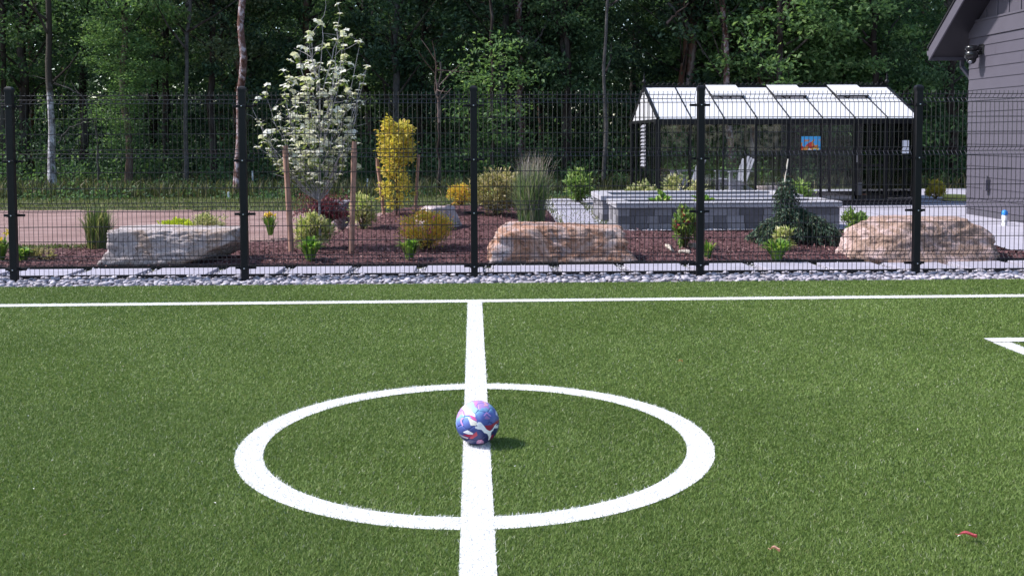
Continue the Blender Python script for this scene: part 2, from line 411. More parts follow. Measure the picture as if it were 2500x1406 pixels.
def rectpts(x0, x1, y0, y1, dens): 
    n = int(dens * (x1 - x0) * (y1 - y0)); return rng.uniform(x0, x1, n), rng.uniform(y0, y1, n)
def quad(x0, x1, y0, y1, z): return ([(x0, y0, z), (x1, y0, z), (x1, y1, z), (x0, y1, z)], [(0, 1, 2, 3)])
x, y = rectpts(LX - LW / 2, LX + LW / 2, 2.4, TY0, 16000)
line_blades('halfway_line', x, y, 0, [quad(LX - LW / 2, LX + LW / 2, -2, TY0, 0.006)])
x, y = rectpts(-6, 7, TY0, TY1, 9000)
line_blades('touchline', x, y, 0, [quad(-16, 16, TY0, TY1, 0.0065)])
n = int(16000 * PI * (CR ** 2 - (CR - LW) ** 2)); a = rng.uniform(0, 2 * PI, n); r = np.sqrt(rng.uniform((CR - LW) ** 2, CR ** 2, n))
x = CIR[0] + r * np.cos(a); y = CIR[1] + r * np.sin(a); k = ~in_half(x, y)
th = np.linspace(0, 2 * PI, 129)[:-1]
RV = np.concatenate([np.stack([CIR[0] + q * np.cos(th), CIR[1] + q * np.sin(th), np.full(128, 0.005)], -1) for q in (CR - LW, CR)])
i = np.arange(128); RF = np.stack([i, (i + 1) % 128, 128 + (i + 1) % 128, 128 + i], -1)[:, ::-1]
line_blades('center_circle', x[k], y[k], 0, [(RV, RF)])
x1, y1 = rectpts(BX0, 7.5, BY1 - LW, BY1, 12000); x2, y2 = rectpts(BX0, BX0 + LW, 3.0, BY1 - LW, 12000)
line_blades('goal_area_line', np.concatenate([x1, x2]), np.concatenate([y1, y2]), 0, [quad(BX0, 14, BY1 - LW, BY1, 0.012), quad(BX0, BX0 + LW, 0.5, BY1 - LW, 0.006)])

# --- pebbles
def ico(sub):
    bm = bmesh.new(); bmesh.ops.create_icosphere(bm, subdivisions=sub, radius=1.0)
    V = np.array([v.co[:] for v in bm.verts]); F = np.array([[v.index for v in f.verts] for f in bm.faces]); bm.free(); return V, F
IV1, IF1 = ico(1); IV2, IF2 = ico(2)
prng = np.random.default_rng(5)
def pebble_shape():
    s = np.array([prng.uniform(0.9, 1.35), prng.uniform(0.65, 0.95), prng.uniform(0.42, 0.62)])
    V = IV2 * s; k = unit(3, prng)
    for q in k: V = V + 0.10 * np.sin(3 * (IV2 @ q))[:, None] * IV2 * s
    return V
PEB = [pebble_shape() for _ in range(6)]
PEBME = [MB().add(v, IF2).mesh('pebble', M_pebble, True) for v in PEB]
bed = [o for o in COL.objects if o.name == 'pebble_bed'][0]
pos = []
for _ in range(3400):
    x = prng.uniform(-6.3, 7.2); e = FIELD_EDGE - 0.0075 * x
    y = e + 0.03 + abs(prng.uniform(0, 0.60)); s = prng.uniform(0.019, 0.037)
    z = prng.uniform(-0.03, 0.022)
    pos.append((y - 0.8 * z, x, y, z, s, prng.uniform(0, 2 * PI), prng.uniform(-.35, .35), prng.uniform(-.35, .35), prng.integers(6)))
pos.sort(); rest = MB(); shown = 0
for q, x, y, z, s, a, b, c, k in pos:
    inview = -0.455 * y < x < 0.53 * y
    if inview and shown < 300 and z > -0.012:
        o = put('pebble', PEBME[k], bed, None, (x, y, z), (b, c, a)); o.scale = (s, s, s); shown += 1
    else:
        R = np.array(Matrix.Rotation(a, 3, 'Z') @ Matrix.Rotation(b, 3, 'X') @ Matrix.Rotation(c, 3, 'Y'))
        rest.add(PEB[k] * s @ R.T + np.array((x, y, z)), IF2)
rest.build('loose_pebbles', M_pebble, bed, True, 'stuff')

# --- stepping path: pavers between the pebbles and the bed, gravel joints
path = put('stepping_path', MB().box(-9, 10, 11.50, 12.25, -0.06, -0.02).mesh('stepping_path', M_gravel), None, 'structure')
pvm = MB().bevbox(-0.33, 0.33, -0.325, 0.325, -0.05, 0.018, 0.005).mesh('paver', M_paver)
PITCHX = 0.783
for k in range(-8, 10):
    x = 0.60 + (k - 0.04) * PITCHX
    o = put('paver', pvm, path, None, (x + random.uniform(-.01, .01), 11.875 + random.uniform(-.012, .012), random.uniform(-.004, .006)), (0, 0, random.uniform(-.012, .012)))
OV = np.array([(1, 0, 0), (-1, 0, 0), (0, 1, 0), (0, -1, 0), (0, 0, 1), (0, 0, -1.0)]); OF = np.array([(0, 2, 4), (2, 1, 4), (1, 3, 4), (3, 0, 4), (2, 0, 5), (1, 2, 5), (3, 1, 5), (0, 3, 5)])
def stones(mb, P, s, rng):
    R = unit(len(P), rng); 
    V = P[:, None, :] + s[:, None, None] * (OV[None] * rng.uniform(0.6, 1.2, (len(P), 6, 1)) + rng.uniform(-.25, .25, (len(P), 6, 3)))
    F = (np.arange(len(P)) * 6)[:, None, None] + OF[None]
    mb.add(V.reshape(-1, 3), F.reshape(-1, 3))
g = MB(); n = 5200
P = np.stack([prng.uniform(-6.5, 7.6, n), prng.uniform(11.50, 12.26, n), prng.uniform(-0.03, 0.006, n)], -1)
stones(g, P, prng.uniform(0.010, 0.019, n), prng); g.build('joint_gravel', M_gravel, path, False, 'stuff')

# --- mulch bed with a low mound
BED = [(-12, 12.30), (7.9, 12.30), (7.45, 12.75), (7.15, 13.3), (7.3, 14.1), (6.75, 14.9), (6.2, 15.6), (6.05, 16.15), (1.6, 16.15), (1.45, 16.9), (1.55, 19.5), (1.2, 20.6), (0.2, 21.0), (-0.8, 20.3), (-1.5, 18.4), (-2.0, 16.3), (-2.7, 15.2), (-4.2, 14.6), (-7, 14.3), (-12, 14.2)]
def seg_dist(P, poly):
    d = np.full(len(P), 1e9); ins = np.zeros(len(P), bool); n = len(poly)
    for i in range(n):
        a = np.array(poly[i]); b = np.array(poly[(i + 1) % n]); ab = b - a
        t = np.clip(((P - a) @ ab) / (ab @ ab), 0, 1); d = np.minimum(d, np.linalg.norm(P - (a + t[:, None] * ab), axis=1))
        c = ((a[1] > P[:, 1]) != (b[1] > P[:, 1])); 
        with np.errstate(divide='ignore', invalid='ignore'):
            xi = (b[0] - a[0]) * (P[:, 1] - a[1]) / (b[1] - a[1]) + a[0]
        ins ^= c & (P[:, 0] < xi)
    return d, ins
def mound_v(x, y): return 0.26 * np.exp(-((x + 0.4) / 2.3) ** 2 - ((y - 18.0) / 2.6) ** 2) + 0.04
gx = np.arange(-8.0, 8.0, 0.075); gy = np.arange(12.24, 21.1, 0.075)
GX, GY = np.meshgrid(gx, gy); P2 = np.stack([GX.ravel(), GY.ravel()], -1)
d, ins = seg_dist(P2, BED); sgn = np.where(ins, d, -d)
brng = np.random.default_rng(2)
Z = mound_v(P2[:, 0], P2[:, 1]) + brng.uniform(-0.012, 0.012, len(P2)) + 0.012 * np.sin(P2[:, 0] * 5.1 + 1.3 * np.sin(P2[:, 1] * 3)) * np.sin(P2[:, 1] * 4.3)
Z = Z * np.clip(sgn / 0.18, 0, 1) - 0.05 * (1 - np.clip(sgn / 0.08, 0, 1))
nx = len(gx); ii, jj = np.meshgrid(np.arange(len(gy) - 1), np.arange(nx - 1), indexing='ij'); a = (ii * nx + jj).ravel()
F = np.stack([a, a + 1, a + nx + 1, a + nx], -1); F = F[(sgn[F] > -0.1).all(1)]
MB().add(np.stack([P2[:, 0], P2[:, 1], Z], -1), F).build('mulch_bed', M_mulch, None, True, 'structure')
n = 48000
P = np.stack([brng.uniform(-7.2, 7.9, n), 12.3 + 8.6 * brng.uniform(0, 1, n) ** 1.5], -1); d, ins = seg_dist(P, BED); P = P[ins & (d > 0.03)]; n = len(P)
dd = seg_dist(P, BED)[0]
P3 = np.stack([P[:, 0], P[:, 1], mound_v(P[:, 0], P[:, 1]) * np.clip(dd / .18, 0, 1) + brng.uniform(0, 0.014, n)], -1)
D = unit(n, brng) * np.array((1, 1, 0.35)); MB().leaves(P3, D, unit(n, brng) * 0.6 + np.array((0, 0, 1.0)), brng.uniform(0.02, 0.065, n), 0.4, 0.1).build('mulch_chips', M_chip, None, False, 'stuff')
M_edge = plain('black_edging', (0.012, 0.012, 0.013), 0.6, 0.3)
tag(MB().box(-9, 8.4, 12.262, 12.278, -0.08, 0.035).build('garden_edging', M_edge), 'thin black edging strip between the stepping stones and the mulch', 'edging')
tag(MB().add(np.array([(x, FENCE_Y(x) + 0.22 + d, z) for x in (-9, 8.6) for d in (0, .012) for z in (-.08, .03)]), [(0, 1, 3, 2), (4, 6, 7, 5), (0, 4, 5, 1), (2, 3, 7, 6), (0, 2, 6, 4), (1, 5, 7, 3)]).build('garden_edging', M_edge), 'thin black edging strip between the river pebbles and the stepping stones', 'edging')
tag(MB().box(1.60, 6.1, 16.165, 16.18, -0.08, 0.05).build('garden_edging', M_edge), 'short black edging strip in front of the block planter', 'edging')

# --- concrete patio, gravel band and plank path
sheet('patio', [(6.1, 16.19), (6.25, 15.6), (6.8, 14.95), (7.35, 14.15), (7.2, 13.3), (7.5, 12.8), (7.95, 12.3), (20, 12.3), (20, 29), (2.6, 29), (2.6, 25.0), (2.28, 20.0), (2.28, 16.19)], 0.0, M_concrete)
jm = MB()
for Y in (17.4, 19.2, 21.0, 24.6): jm.box(6.1, 9.4, Y, Y + 0.012, -0.01, 0.0035)
for X in (7.9,): jm.box(X, X + 0.01, 15.2, 29, -0.01, 0.003)
jm.build('patio_joint', plain('joint_grout', (0.12, 0.115, 0.125), 0.9, 0.1), [o for o in COL.objects if o.name == 'patio'][0], kind='stuff')  # thin dark strips marking the slab's score lines
gb = MB(); n = 5000
P = np.concatenate([np.stack([prng.uniform(1.6, 6.1, 3000), prng.uniform(16.19, 16.55, 3000), prng.uniform(0, 0.02, 3000)], -1),
                    np.stack([prng.uniform(1.4, 2.32, 2400), prng.uniform(16.3, 24, 2400), prng.uniform(-0.01, 0.012, 2400)], -1)])
stones(gb, P, prng.uniform(0.014, 0.026, len(P)), prng)
gb.add([(1.42, 16.19, 0.002), (2.30, 16.19, 0.002), (2.30, 25, 0.002), (1.42, 25, 0.002)], [(0, 1, 2, 3)])
gb.build('gravel_strip', M_gravel, None, False, 'stuff')
plank_path = put('plank_path', MB().box(1.66, 2.2, 16.25, 25.0, -0.05, 0.006).mesh('plank_path', M_gravel), None, 'structure')
pm = MB().bevbox(-0.30, 0.30, -0.19, 0.19, 0, 0.03, 0.006).mesh('plank', M_paver)
for k in range(20):
    y = 16.5 + k * 0.43; put('plank', pm, plank_path, None, (1.83 + (y - 16.5) * 0.045, y, 0.004), (0, 0, random.uniform(-.01, .01)))
# ================================================================== mesh fence
fence = thing('mesh_fence', 'long black welded wire fence with square posts along the pebble edge', 'fence', (0, 0, 0))
POST_X = [-7.47, -4.99, -2.50, 0.009, 2.508, 4.935, 7.44]
WIRE_Z = [(2.007, 0), (1.962, .05), (1.920, 0), (1.756, 0), (1.589, 0), (1.419, 0), (1.376, .05), (1.333, 0), (1.172, 0), (1.001, 0), (.839, 0), (.793, .05), (.748, 0), (.583, 0), (.422, 0), (.26, 0), (.213, .05), (.167, 0), (.02, 0)]
post_me = MB().bevbox(-0.038, 0.038, -0.038, 0.038, -0.06, 2.055, 0.006).mesh('post', M_black)
cap_me = MB().lathe([(0.059, 2.045), (0.060, 2.075), (0.052, 2.092), (0.03, 2.104), (0.001, 2.108)], 4).mesh('post_cap', M_black)
brk = MB().bevbox(-0.115, 0.115, 0.034, 0.046, -0.014, 0.014, 0.003)
brk.bevbox(-0.046, 0.046, -0.046, -0.039, -0.014, 0.014, 0.002).box(-0.047, -0.039, -0.046, 0.04, -0.013, 0.013).box(0.039, 0.047, -0.046, 0.04, -0.013, 0.013)
for s in (-1, 1): brk.bevbox(s * 0.088 - 0.022, s * 0.088 + 0.022, 0.020, 0.034, -0.010, 0.010, 0.003)
brk_me = brk.mesh('bracket', M_black)
bolt_me = MB().lathe([(0.0075, 0.0), (0.0075, 0.006), (0.001, 0.008)], 8).mesh('bolt', M_bolt)
for k, X in enumerate(POST_X):
    p = put('post', post_me, fence, None, (X, FENCE_Y(X), 0))
    c = put('post_cap', cap_me, p, None, (0, 0, 0), (0, 0, PI / 4))
    for z in (1.89, 1.30, 0.715, 0.125):
        put('bracket', brk_me, p, None, (0, 0, z))
        put('bolt', bolt_me, p, None, (0, -0.046, z), (PI / 2, 0, 0))
def wire_panel(x0, x1):
    mb = MB(); r = 0.0033
    y = lambda x: FENCE_Y(x) + 0.028
    for z, off in WIRE_Z:
        mb.tube([(x0, y(x0) + off, z), (x1, y(x1) + off, z)], 0.0045, 5)
    n = int(round((x1 - x0) / 0.0508))
    prof = [(2.045, 0)] + [(z, o) for z, o in WIRE_Z if z in (2.007, 1.962, 1.92, 1.419, 1.376, 1.333, .839, .793, .748, .26, .213, .167, .02)]
    for i in range(n + 1):
        x = x0 + (x1 - x0) * i / n
        mb.tube([(x, y(x) + o - 0.004, z) for z, o in prof], r, 4, False)
    return mb.build('wire_panel', M_wire, fence, False, 'stuff')
for a, b in zip(POST_X[:-1], POST_X[1:]): wire_panel(a + 0.055, b - 0.055)

# ================================================================== building on the right
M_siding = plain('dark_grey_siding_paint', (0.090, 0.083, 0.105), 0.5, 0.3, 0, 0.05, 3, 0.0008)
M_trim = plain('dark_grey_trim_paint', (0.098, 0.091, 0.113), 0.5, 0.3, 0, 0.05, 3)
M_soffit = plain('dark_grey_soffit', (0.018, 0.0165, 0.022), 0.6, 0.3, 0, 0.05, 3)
M_shingle = plain('black_shingle', (0.02, 0.02, 0.022), 0.9, 0.2, 0, 0.3, 40)
WX, WY1, WY0 = 9.66, 19.7, 12.9
hs = thing('grey_building', 'dark grey clapboard building with gabled roof at the right edge', 'building', (WX, WY1, 0))
def hb(name, m, mb, parent=hs): 
    o = mb.build(name, m, parent); return o
def loc(mb): return mb
def B(name, m, x0, x1, y0, y1, z0, z1, parent=None, bev=0.0):
    mb = MB(); (mb.bevbox(x0 - WX, x1 - WX, y0 - WY1, y1 - WY1, z0, z1, bev) if bev else mb.box(x0 - WX, x1 - WX, y0 - WY1, y1 - WY1, z0, z1)); return mb.build(name, m, parent or hs)
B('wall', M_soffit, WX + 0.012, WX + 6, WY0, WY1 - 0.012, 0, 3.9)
B('foundation', plain('painted_foundation', (0.085, 0.08, 0.098), 0.8, 0.2, 0, 0.1, 10, 0.001), WX - 0.004, WX + 6.0, WY0, WY1, 0, 0.115)
z = 0.125; ex = 0.2075
for k in range(16):
    z0 = 0.125 + k * ex; z1 = min(z0 + ex + 0.012, 3.40)
    if z0 > 3.35: break
    mb = MB(); y0, y1 = WY0 - WY1, 0.0
    t = 0.016
    cut = -random.uniform(1.0, 4.5)
    for ya, yb in ((y0, cut - 0.0015), (cut + 0.0015, y1)):
        V = [(-t, ya, z0), (-t, yb, z0), (-0.001, yb, z1), (-0.001, ya, z1), (0.011, ya, z0), (0.011, yb, z0), (0.011, yb, z1), (0.011, ya, z1)]
        MB().add(V, [(0, 3, 2, 1), (4, 5, 6, 7), (0, 1, 5, 4), (2, 3, 7, 6), (0, 4, 7, 3), (1, 2, 6, 5)]).build('siding_board', M_siding, hs)
B('band_board', M_trim, WX - 0.028, WX + 0.012, WY0, WY1 + 0.0, 3.405, 3.70, None, 0.004)
B('drip_cap', M_trim, WX - 0.045, WX + 0.012, WY0, WY1, 3.7005, 3.735)
SL = 0.715; EY = 20.3; EZ = 3.03
RY = 16.35
def rz(y): return EZ + SL * (EY - y) if y > RY else EZ + SL * (EY - RY) - SL * (RY - y)
mb = MB(); V = []
xs = (WX + 0.004 - WX, WX + 0.012 - WX)
poly = [(WY0 - WY1, 3.736), (0, 3.736), (RY - WY1, rz(RY) + 0.05)]
V = [(x, y, z) for x in xs for y, z in poly]
mb.add(V, [(0, 2, 1), (3, 4, 5)]); mb.add(V, [(0, 1, 4, 3), (1, 2, 5, 4), (2, 0, 3, 5)]); mb.build('gable_panel', M_siding, hs)
for y in np.arange(WY0 + 0.1, WY1 - 0.2, 0.405):
    top = rz(y) - 0.02
    if top > 3.78: B('batten', M_trim, WX - 0.014, WX + 0.003, y - 0.022, y + 0.022, 3.737, top)
# roof: rake boards, soffit, deck
OX = 9.12
def slope_box(name, m, x0, x1, ya, yb, dz0, dz1, parent=hs):
    mb = MB(); V = []
    for x in (x0, x1):
        for yy in (ya, yb):
            for dz in (dz0, dz1): V.append((x - WX, yy - WY1, rz(yy) + dz))
    mb.add(V, [(0, 1, 3, 2), (4, 6, 7, 5), (0, 4, 5, 1), (2, 3, 7, 6), (0, 2, 6, 4), (1, 5, 7, 3)])
    return mb.build(name, m, parent)
EYF = 2 * RY - EY
for ya, yb in ((EY, RY), (RY, EYF)):
    slope_box('rake_board', M_trim, OX, OX + 0.03, ya, yb, 0.0, 0.255)
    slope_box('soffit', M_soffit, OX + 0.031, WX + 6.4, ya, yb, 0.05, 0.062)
    slope_box('roof_deck', M_shingle, OX - 0.02, WX + 6.4, ya + (0.04 if ya > RY else 0), yb - (0 if ya > RY else 0.04), 0.256, 0.30)
B('fascia', M_trim, OX + 0.031, WX + 6.4, EY - 0.022, EY + 0.002, EZ + 0.0, EZ + 0.235)
gm = MB(); prof = [(0.0, 0.0), (0.10, 0.0), (0.125, 0.055), (0.125, 0.10)]
x0, x1 = OX + 0.02 - WX, 6.4
for (ya, za), (yb, zb) in zip(prof[:-1], prof[1:]):
    ya += EY + 0.004 - WY1; yb += EY + 0.004 - WY1; za += EZ + 0.10; zb += EZ + 0.10
    gm.add([(x0, ya, za), (x1, ya, za), (x1, yb, zb), (x0, yb, zb)], [(0, 1, 2, 3)])
gm.add([(x0, EY + 0.004 - WY1 + a, EZ + 0.10 + b) for a, b in prof + [(0, 0.10)]], [(0, 1, 2, 3, 4)])
gm.build('gutter', M_trim, hs)
dn = MB(); q = [(WX + 0.07, EY + 0.06, EZ + 0.11), (WX + 0.07, EY + 0.06, EZ - 0.12), (WX + 0.07, WY1 + 0.07, EZ - 0.48), (WX + 0.07, WY1 + 0.07, 0.15)]
q = [(WX + 0.17, y, z) for x, y, z in q]
for a, b in zip(q[:-1], q[1:]): dn.bar((a[0] - WX, a[1] - WY1, a[2]), (b[0] - WX, b[1] - WY1, b[2] - 0.02), 0.07, 0.055)
dn.build('downspout', M_trim, hs)
# conduit box on the wall
ob = at_depth(2399, 466, 18.9); mbx = MB().bevbox(WX - 0.10, WX - 0.006, 18.78, 18.90, 0.50, 0.72, 0.008); mbx.tube([(WX - 0.05, 18.84, 0.72), (WX - 0.05, 18.84, 0.78)], 0.02, 8)
tag(mbx.build('outlet_box', M_trim), 'small grey outlet box low on the clapboard wall', 'outlet box')
# stand pipe with blue cap
p = at(2452, 551, 0.0); pv = thing('stand_pipe', 'short white pipe with a bright blue cap by the grey wall', 'pipe', (min(p.x, WX - 0.10), p.y, 0))
MB().lathe([(0.045, 0.0), (0.045, 0.20), (0.001, 0.20)], 14).build('pipe_body', plain('white_pvc', (0.72, 0.72, 0.76), 0.4, 0.4, 0, 0.03), pv, True)
MB().lathe([(0.05, 0.185), (0.052, 0.235), (0.03, 0.262), (0.001, 0.268)], 14).build('pipe_cap', plain('blue_cap', (0.03, 0.22, 0.65), 0.4, 0.4, 0, 0.03), pv, True)
# dome camera
sc_ = thing('security_camera', 'black dome security camera mounted under the eave of the grey wall', 'security camera', (WX, 19.20, 3.16))
M_cam = plain('black_gloss_plastic', (0.012, 0.012, 0.014), 0.25, 0.5, 0, 0.05)
MB().bevbox(-0.20, -0.017, -0.075, 0.075, -0.02, 0.055, 0.02).bevbox(-0.035, -0.016, -0.09, 0.09, -0.10, 0.10, 0.008).build('mount', M_cam, sc_)
MB().lathe([(0.001, 0.075), (0.09, 0.072), (0.115, 0.055), (0.122, 0.03), (0.118, 0.0), (0.088, -0.02), (0.088, -0.03)], 24, (-0.21, 0, 0)).build('sunshield', M_cam, sc_, True)
MB().lathe([(0.085, -0.03), (0.118, -0.045), (0.128, -0.09), (0.122, -0.15), (0.098, -0.175), (0.092, -0.18), (0.001, -0.18)], 24, (-0.21, 0, 0)).build('housing', M_cam, sc_, True)
MB().lathe([(0.088, -0.18), (0.086, -0.21), (0.072, -0.245), (0.045, -0.27), (0.001, -0.28)], 24, (-0.21, 0, 0)).build('dome', plain('smoked_dome', (0.006, 0.006, 0.008), 0.05, 0.6, 0, 0.02), sc_, True)
MB().lathe([(0.03, 0.0), (0.032, 0.02), (0.02, 0.022), (0.001, 0.022)], 14).build('lens', plain('lens_grey', (0.22, 0.22, 0.25), 0.2, 0.5), sc_, True)
_l = [o for o in sc_.children if o.name == 'lens'][0]; _l.location = (-0.255, -0.055, -0.235); _l.rotation_euler = (math.radians(115), 0, math.radians(-38))

# ================================================================== greenhouse
GX0, GX1, GY0 = 4.05, 9.87, 22.4; GD = 3.6; EH = 1.93; RH = 2.70; GYR = GY0 + GD / 2; GY1 = GY0 + GD
gh = thing('greenhouse', 'black framed glass greenhouse with white roof panes behind the block planter', 'greenhouse', (GX0, GY0, 0))
def G(mb, name, m, parent=gh, smooth=False, kind=None):
    mb.V = [v - np.array((GX0, GY0, 0), dtype=np.float32) for v in mb.V]; return mb.build(name, m, parent, smooth, kind)
def glassmat():
    m, nt, b = newmat('clear_glass'); nt.nodes.remove(b)
    t = nt.nodes.new('ShaderNodeBsdfTransparent'); t.inputs[0].default_value = (0.95, 0.965, 0.965, 1)
    g = nt.nodes.new('ShaderNodeBsdfGlossy'); g.inputs['Roughness'].default_value = 0.02; g.inputs[0].default_value = (1, 1, 1, 1)
    f = nt.nodes.new('ShaderNodeFresnel'); f.inputs[0].default_value = 1.5
    mx = nt.nodes.new('ShaderNodeMixShader'); nt.links.new(f.outputs[0], mx.inputs[0]); nt.links.new(t.outputs[0], mx.inputs[1]); nt.links.new(g.outputs[0], mx.inputs[2])
    nt.links.new(mx.outputs[0], nt.nodes['Material Output'].inputs[0]); return m
M_glass = glassmat()
def polymat():
    m, nt, b = newmat('white_polycarbonate'); b.inputs['Base Color'].default_value = (0.85, 0.85, 0.88, 1); b.inputs['Roughness'].default_value = 0.25
    t = nt.nodes.new('ShaderNodeBsdfTranslucent'); t.inputs[0].default_value = (0.85, 0.85, 0.88, 1)
    mx = nt.nodes.new('ShaderNodeMixShader'); mx.inputs[0].default_value = 0.3
    nt.links.new(b.outputs[0], mx.inputs[1]); nt.links.new(t.outputs[0], mx.inputs[2]); nt.links.new(mx.outputs[0], nt.nodes['Material Output'].inputs[0]); return m
M_poly = polymat()
NP = 8; PW = (GX1 - GX0) / NP
bx = lambda a, b, c, d, e, f: MB().box(a, b, c, d, e, f)
# base sill and posts
G(bx(GX0 - 0.03, GX1 + 0.03, GY0 - 0.05, GY0 + 0.05, 0.0, 0.11), 'base_rail', M_ghframe)
G(bx(GX0 - 0.03, GX1 + 0.03, GY1 - 0.05, GY1 + 0.05, 0.0, 0.11), 'base_rail', M_ghframe)
for x in (GX0, GX1): G(bx(x - 0.03, x + 0.03, GY0 + 0.051, GY1 - 0.051, 0.0, 0.11), 'base_rail', M_ghframe)
for y in (GY0, GY1):
    for x in (GX0 + 0.005, GX1 - 0.005): G(bx(x - 0.045, x + 0.045, y - 0.045, y + 0.045, 0.111, EH - 0.13), 'corner_post', M_ghframe)
    for k in range(1, NP):
        x = GX0 + k * PW; w = 0.03 if k in (4, 7) else 0.018
        G(bx(x - w, x + w, y - 0.03, y + 0.03, 0.111, EH - 0.13), 'mullion', M_ghframe)
    for k in range(NP):
        G(bx(GX0 + k * PW + 0.03, GX0 + (k + 1) * PW - 0.03, y - 0.003, y + 0.003, 0.112, EH - 0.14), 'glass_pane', M_glass)
    s = -1 if y == GY0 else 1
    G(bx(GX0 - 0.06, GX1 + 0.06, min(y + s * 0.10, y - s * 0.05), max(y + s * 0.10, y - s * 0.05), EH - 0.129, EH - 0.02), 'eave_gutter', M_ghframe)
# side walls
for x in (GX0, GX1):
    for k in range(1, 5):
        y = GY0 + GD * k / 5; G(bx(x - 0.018, x + 0.018, y - 0.018, y + 0.018, 0.111, EH - 0.08), 'mullion', M_ghframe)
    for k in range(5):
        if x == GX0 and k == 2: continue
        G(bx(x - 0.003, x + 0.003, GY0 + GD * k / 5 + 0.045, GY0 + GD * (k + 1) / 5 - 0.045, 0.112, EH - 0.09), 'glass_pane', M_glass)
    G(bx(x - 0.03, x + 0.03, GY0 + 0.051, GY1 - 0.051, EH - 0.079, EH - 0.02), 'gable_rail', M_ghframe)
    # gable glass with bars
    for k in range(1, 6):
        y = GY0 + GD * k / 6; h = EH + (RH - EH) * (1 - abs(y - GYR) / (GD / 2)) - 0.04
        G(bx(x - 0.016, x + 0.016, y - 0.02, y + 0.02, EH - 0.019, h), 'gable_bar', M_ghframe)
    mb = MB(); mb.add([(x, GY0 + 0.1, EH - 0.01), (x, GY1 - 0.1, EH - 0.01), (x, GYR, RH - 0.06)], [(0, 1, 2)]); mb.add([(x + 0.004, GY0 + 0.1, EH - 0.01), (x + 0.004, GY1 - 0.1, EH - 0.01), (x + 0.004, GYR, RH - 0.06)], [(2, 1, 0)])
    G(mb, 'gable_pane', M_poly)
# louvre window in the left side wall
lw = G(MB().bar((GX0, GY0 + GD * .4 + .03, 0.8), (GX0, GY0 + GD * .4 + .03, EH - 0.09), 0.03).bar((GX0, GY0 + GD * .6 - .03, 0.8), (GX0, GY0 + GD * .6 - .03, EH - 0.09), 0.03).box(GX0 - 0.02, GX0 + 0.02, GY0 + GD * .4 + .03, GY0 + GD * .6 - .03, 0.78, 0.815), 'louvre_window', M_ghframe)
M_louv = plain('frosted_louvre', (0.36, 0.36, 0.41), 0.25, 0.5, 0, 0.04)
for k in range(12):
    z = 0.83 + k * 0.083; G(MB().bar((GX0 - 0.035, GY0 + GD * .5, z), (GX0 + 0.02, GY0 + GD * .5, z + 0.075), 0.62, 0.006, (1, 0, 0)), 'louvre', M_louv, lw)
G(bx(GX0 - 0.003, GX0 + 0.003, GY0 + GD * .4 + .045, GY0 + GD * .6 - .045, 0.112, 0.77), 'glass_pane', M_glass)
# roof panes and bars
def slope_pt(x, t, front=True, dz=0.0):       # t 0 at eave, 1 at ridge
    y = GY0 - 0.06 + (GD / 2 + 0.06) * t if front else GY1 + 0.06 - (GD / 2 + 0.06) * t
    return np.array((x, y, EH - 0.015 + (RH - EH) * t + dz))
def slope_slab(mb, x0, x1, t0, t1, front, d0, d1):
    V = [slope_pt(x, t, front, d) for x in (x0, x1) for t in (t0, t1) for d in (d0, d1)]
    mb.add(V, [(0, 1, 3, 2), (4, 6, 7, 5), (0, 4, 5, 1), (2, 3, 7, 6), (0, 2, 6, 4), (1, 5, 7, 3)]); return mb
VENT = (2, 4, 6)
for front in (True, False):
    for k in range(NP):
        a, b = GX0 + k * PW + 0.012, GX0 + (k + 1) * PW - 0.012
        if front and k in VENT:
            G(slope_slab(MB(), a, b, 0.0, 0.62, True, 0.0, 0.012), 'roof_pane', M_poly)
            v = MB(); P0, P1 = slope_pt(a - 0.01, 0.60, True, 0.085), slope_pt(a, 1.0, True, 0.05)
            V = [(x, p[1], p[2] + d) for x in (a - 0.01, b + 0.01) for p in (P0, P1) for d in (0.0, 0.012)]
            v.add(V, [(0, 1, 3, 2), (4, 6, 7, 5), (0, 4, 5, 1), (2, 3, 7, 6), (0, 2, 6, 4), (1, 5, 7, 3)])
            vt = G(v, 'roof_vent', M_poly)
            G(MB().bar((a - 0.02, P0[1] - 0.004, P0[2] - 0.012), (b + 0.02, P0[1] - 0.004, P0[2] - 0.012), 0.03, 0.03).bar((a - 0.012, P0[1], P0[2] - 0.01), (a - 0.012, P1[1], P1[2] - 0.01), 0.02).bar((b + 0.012, P0[1], P0[2] - 0.01), (b + 0.012, P1[1], P1[2] - 0.01), 0.02).bar((a + .15, P0[1] + .01, P0[2] - .02), (a + .35, P0[1] + .12, P0[2] - .09), 0.02), 'vent_frame', M_ghframe, vt)
        else:
            G(slope_slab(MB(), a, b, 0.0, 0.985, front, 0.0, 0.012), 'roof_pane', M_poly)
    for k in range(NP + 1):
        x = GX0 + k * PW; w = 0.030 if k in (0, NP) else 0.011
        G(MB().bar(slope_pt(x, 0, front, 0.004), slope_pt(x, 0.99, front, 0.004), w * 2, 0.05), 'glazing_bar', M_ghframe)
G(bx(GX0 - 0.03, GX1 + 0.03, GYR - 0.04, GYR + 0.04, RH - 0.03, RH + 0.035), 'ridge_beam', M_ghframe)
cr = MB()
for k in range(46):
    x = GX0 + 0.1 + k * (GX1 - GX0 - 0.2) / 45
    th = np.linspace(0, PI, 7); cr.tube([(x + 0.055 * math.cos(t), GYR, RH + 0.035 + 0.045 * math.sin(t)) for t in th], 0.008, 4, False)
    cr.tube([(x, GYR, RH + 0.07), (x, GYR, RH + 0.115)], [0.014, 0.003], 4)
G(cr, 'ridge_cresting', M_ghframe, kind='stuff')
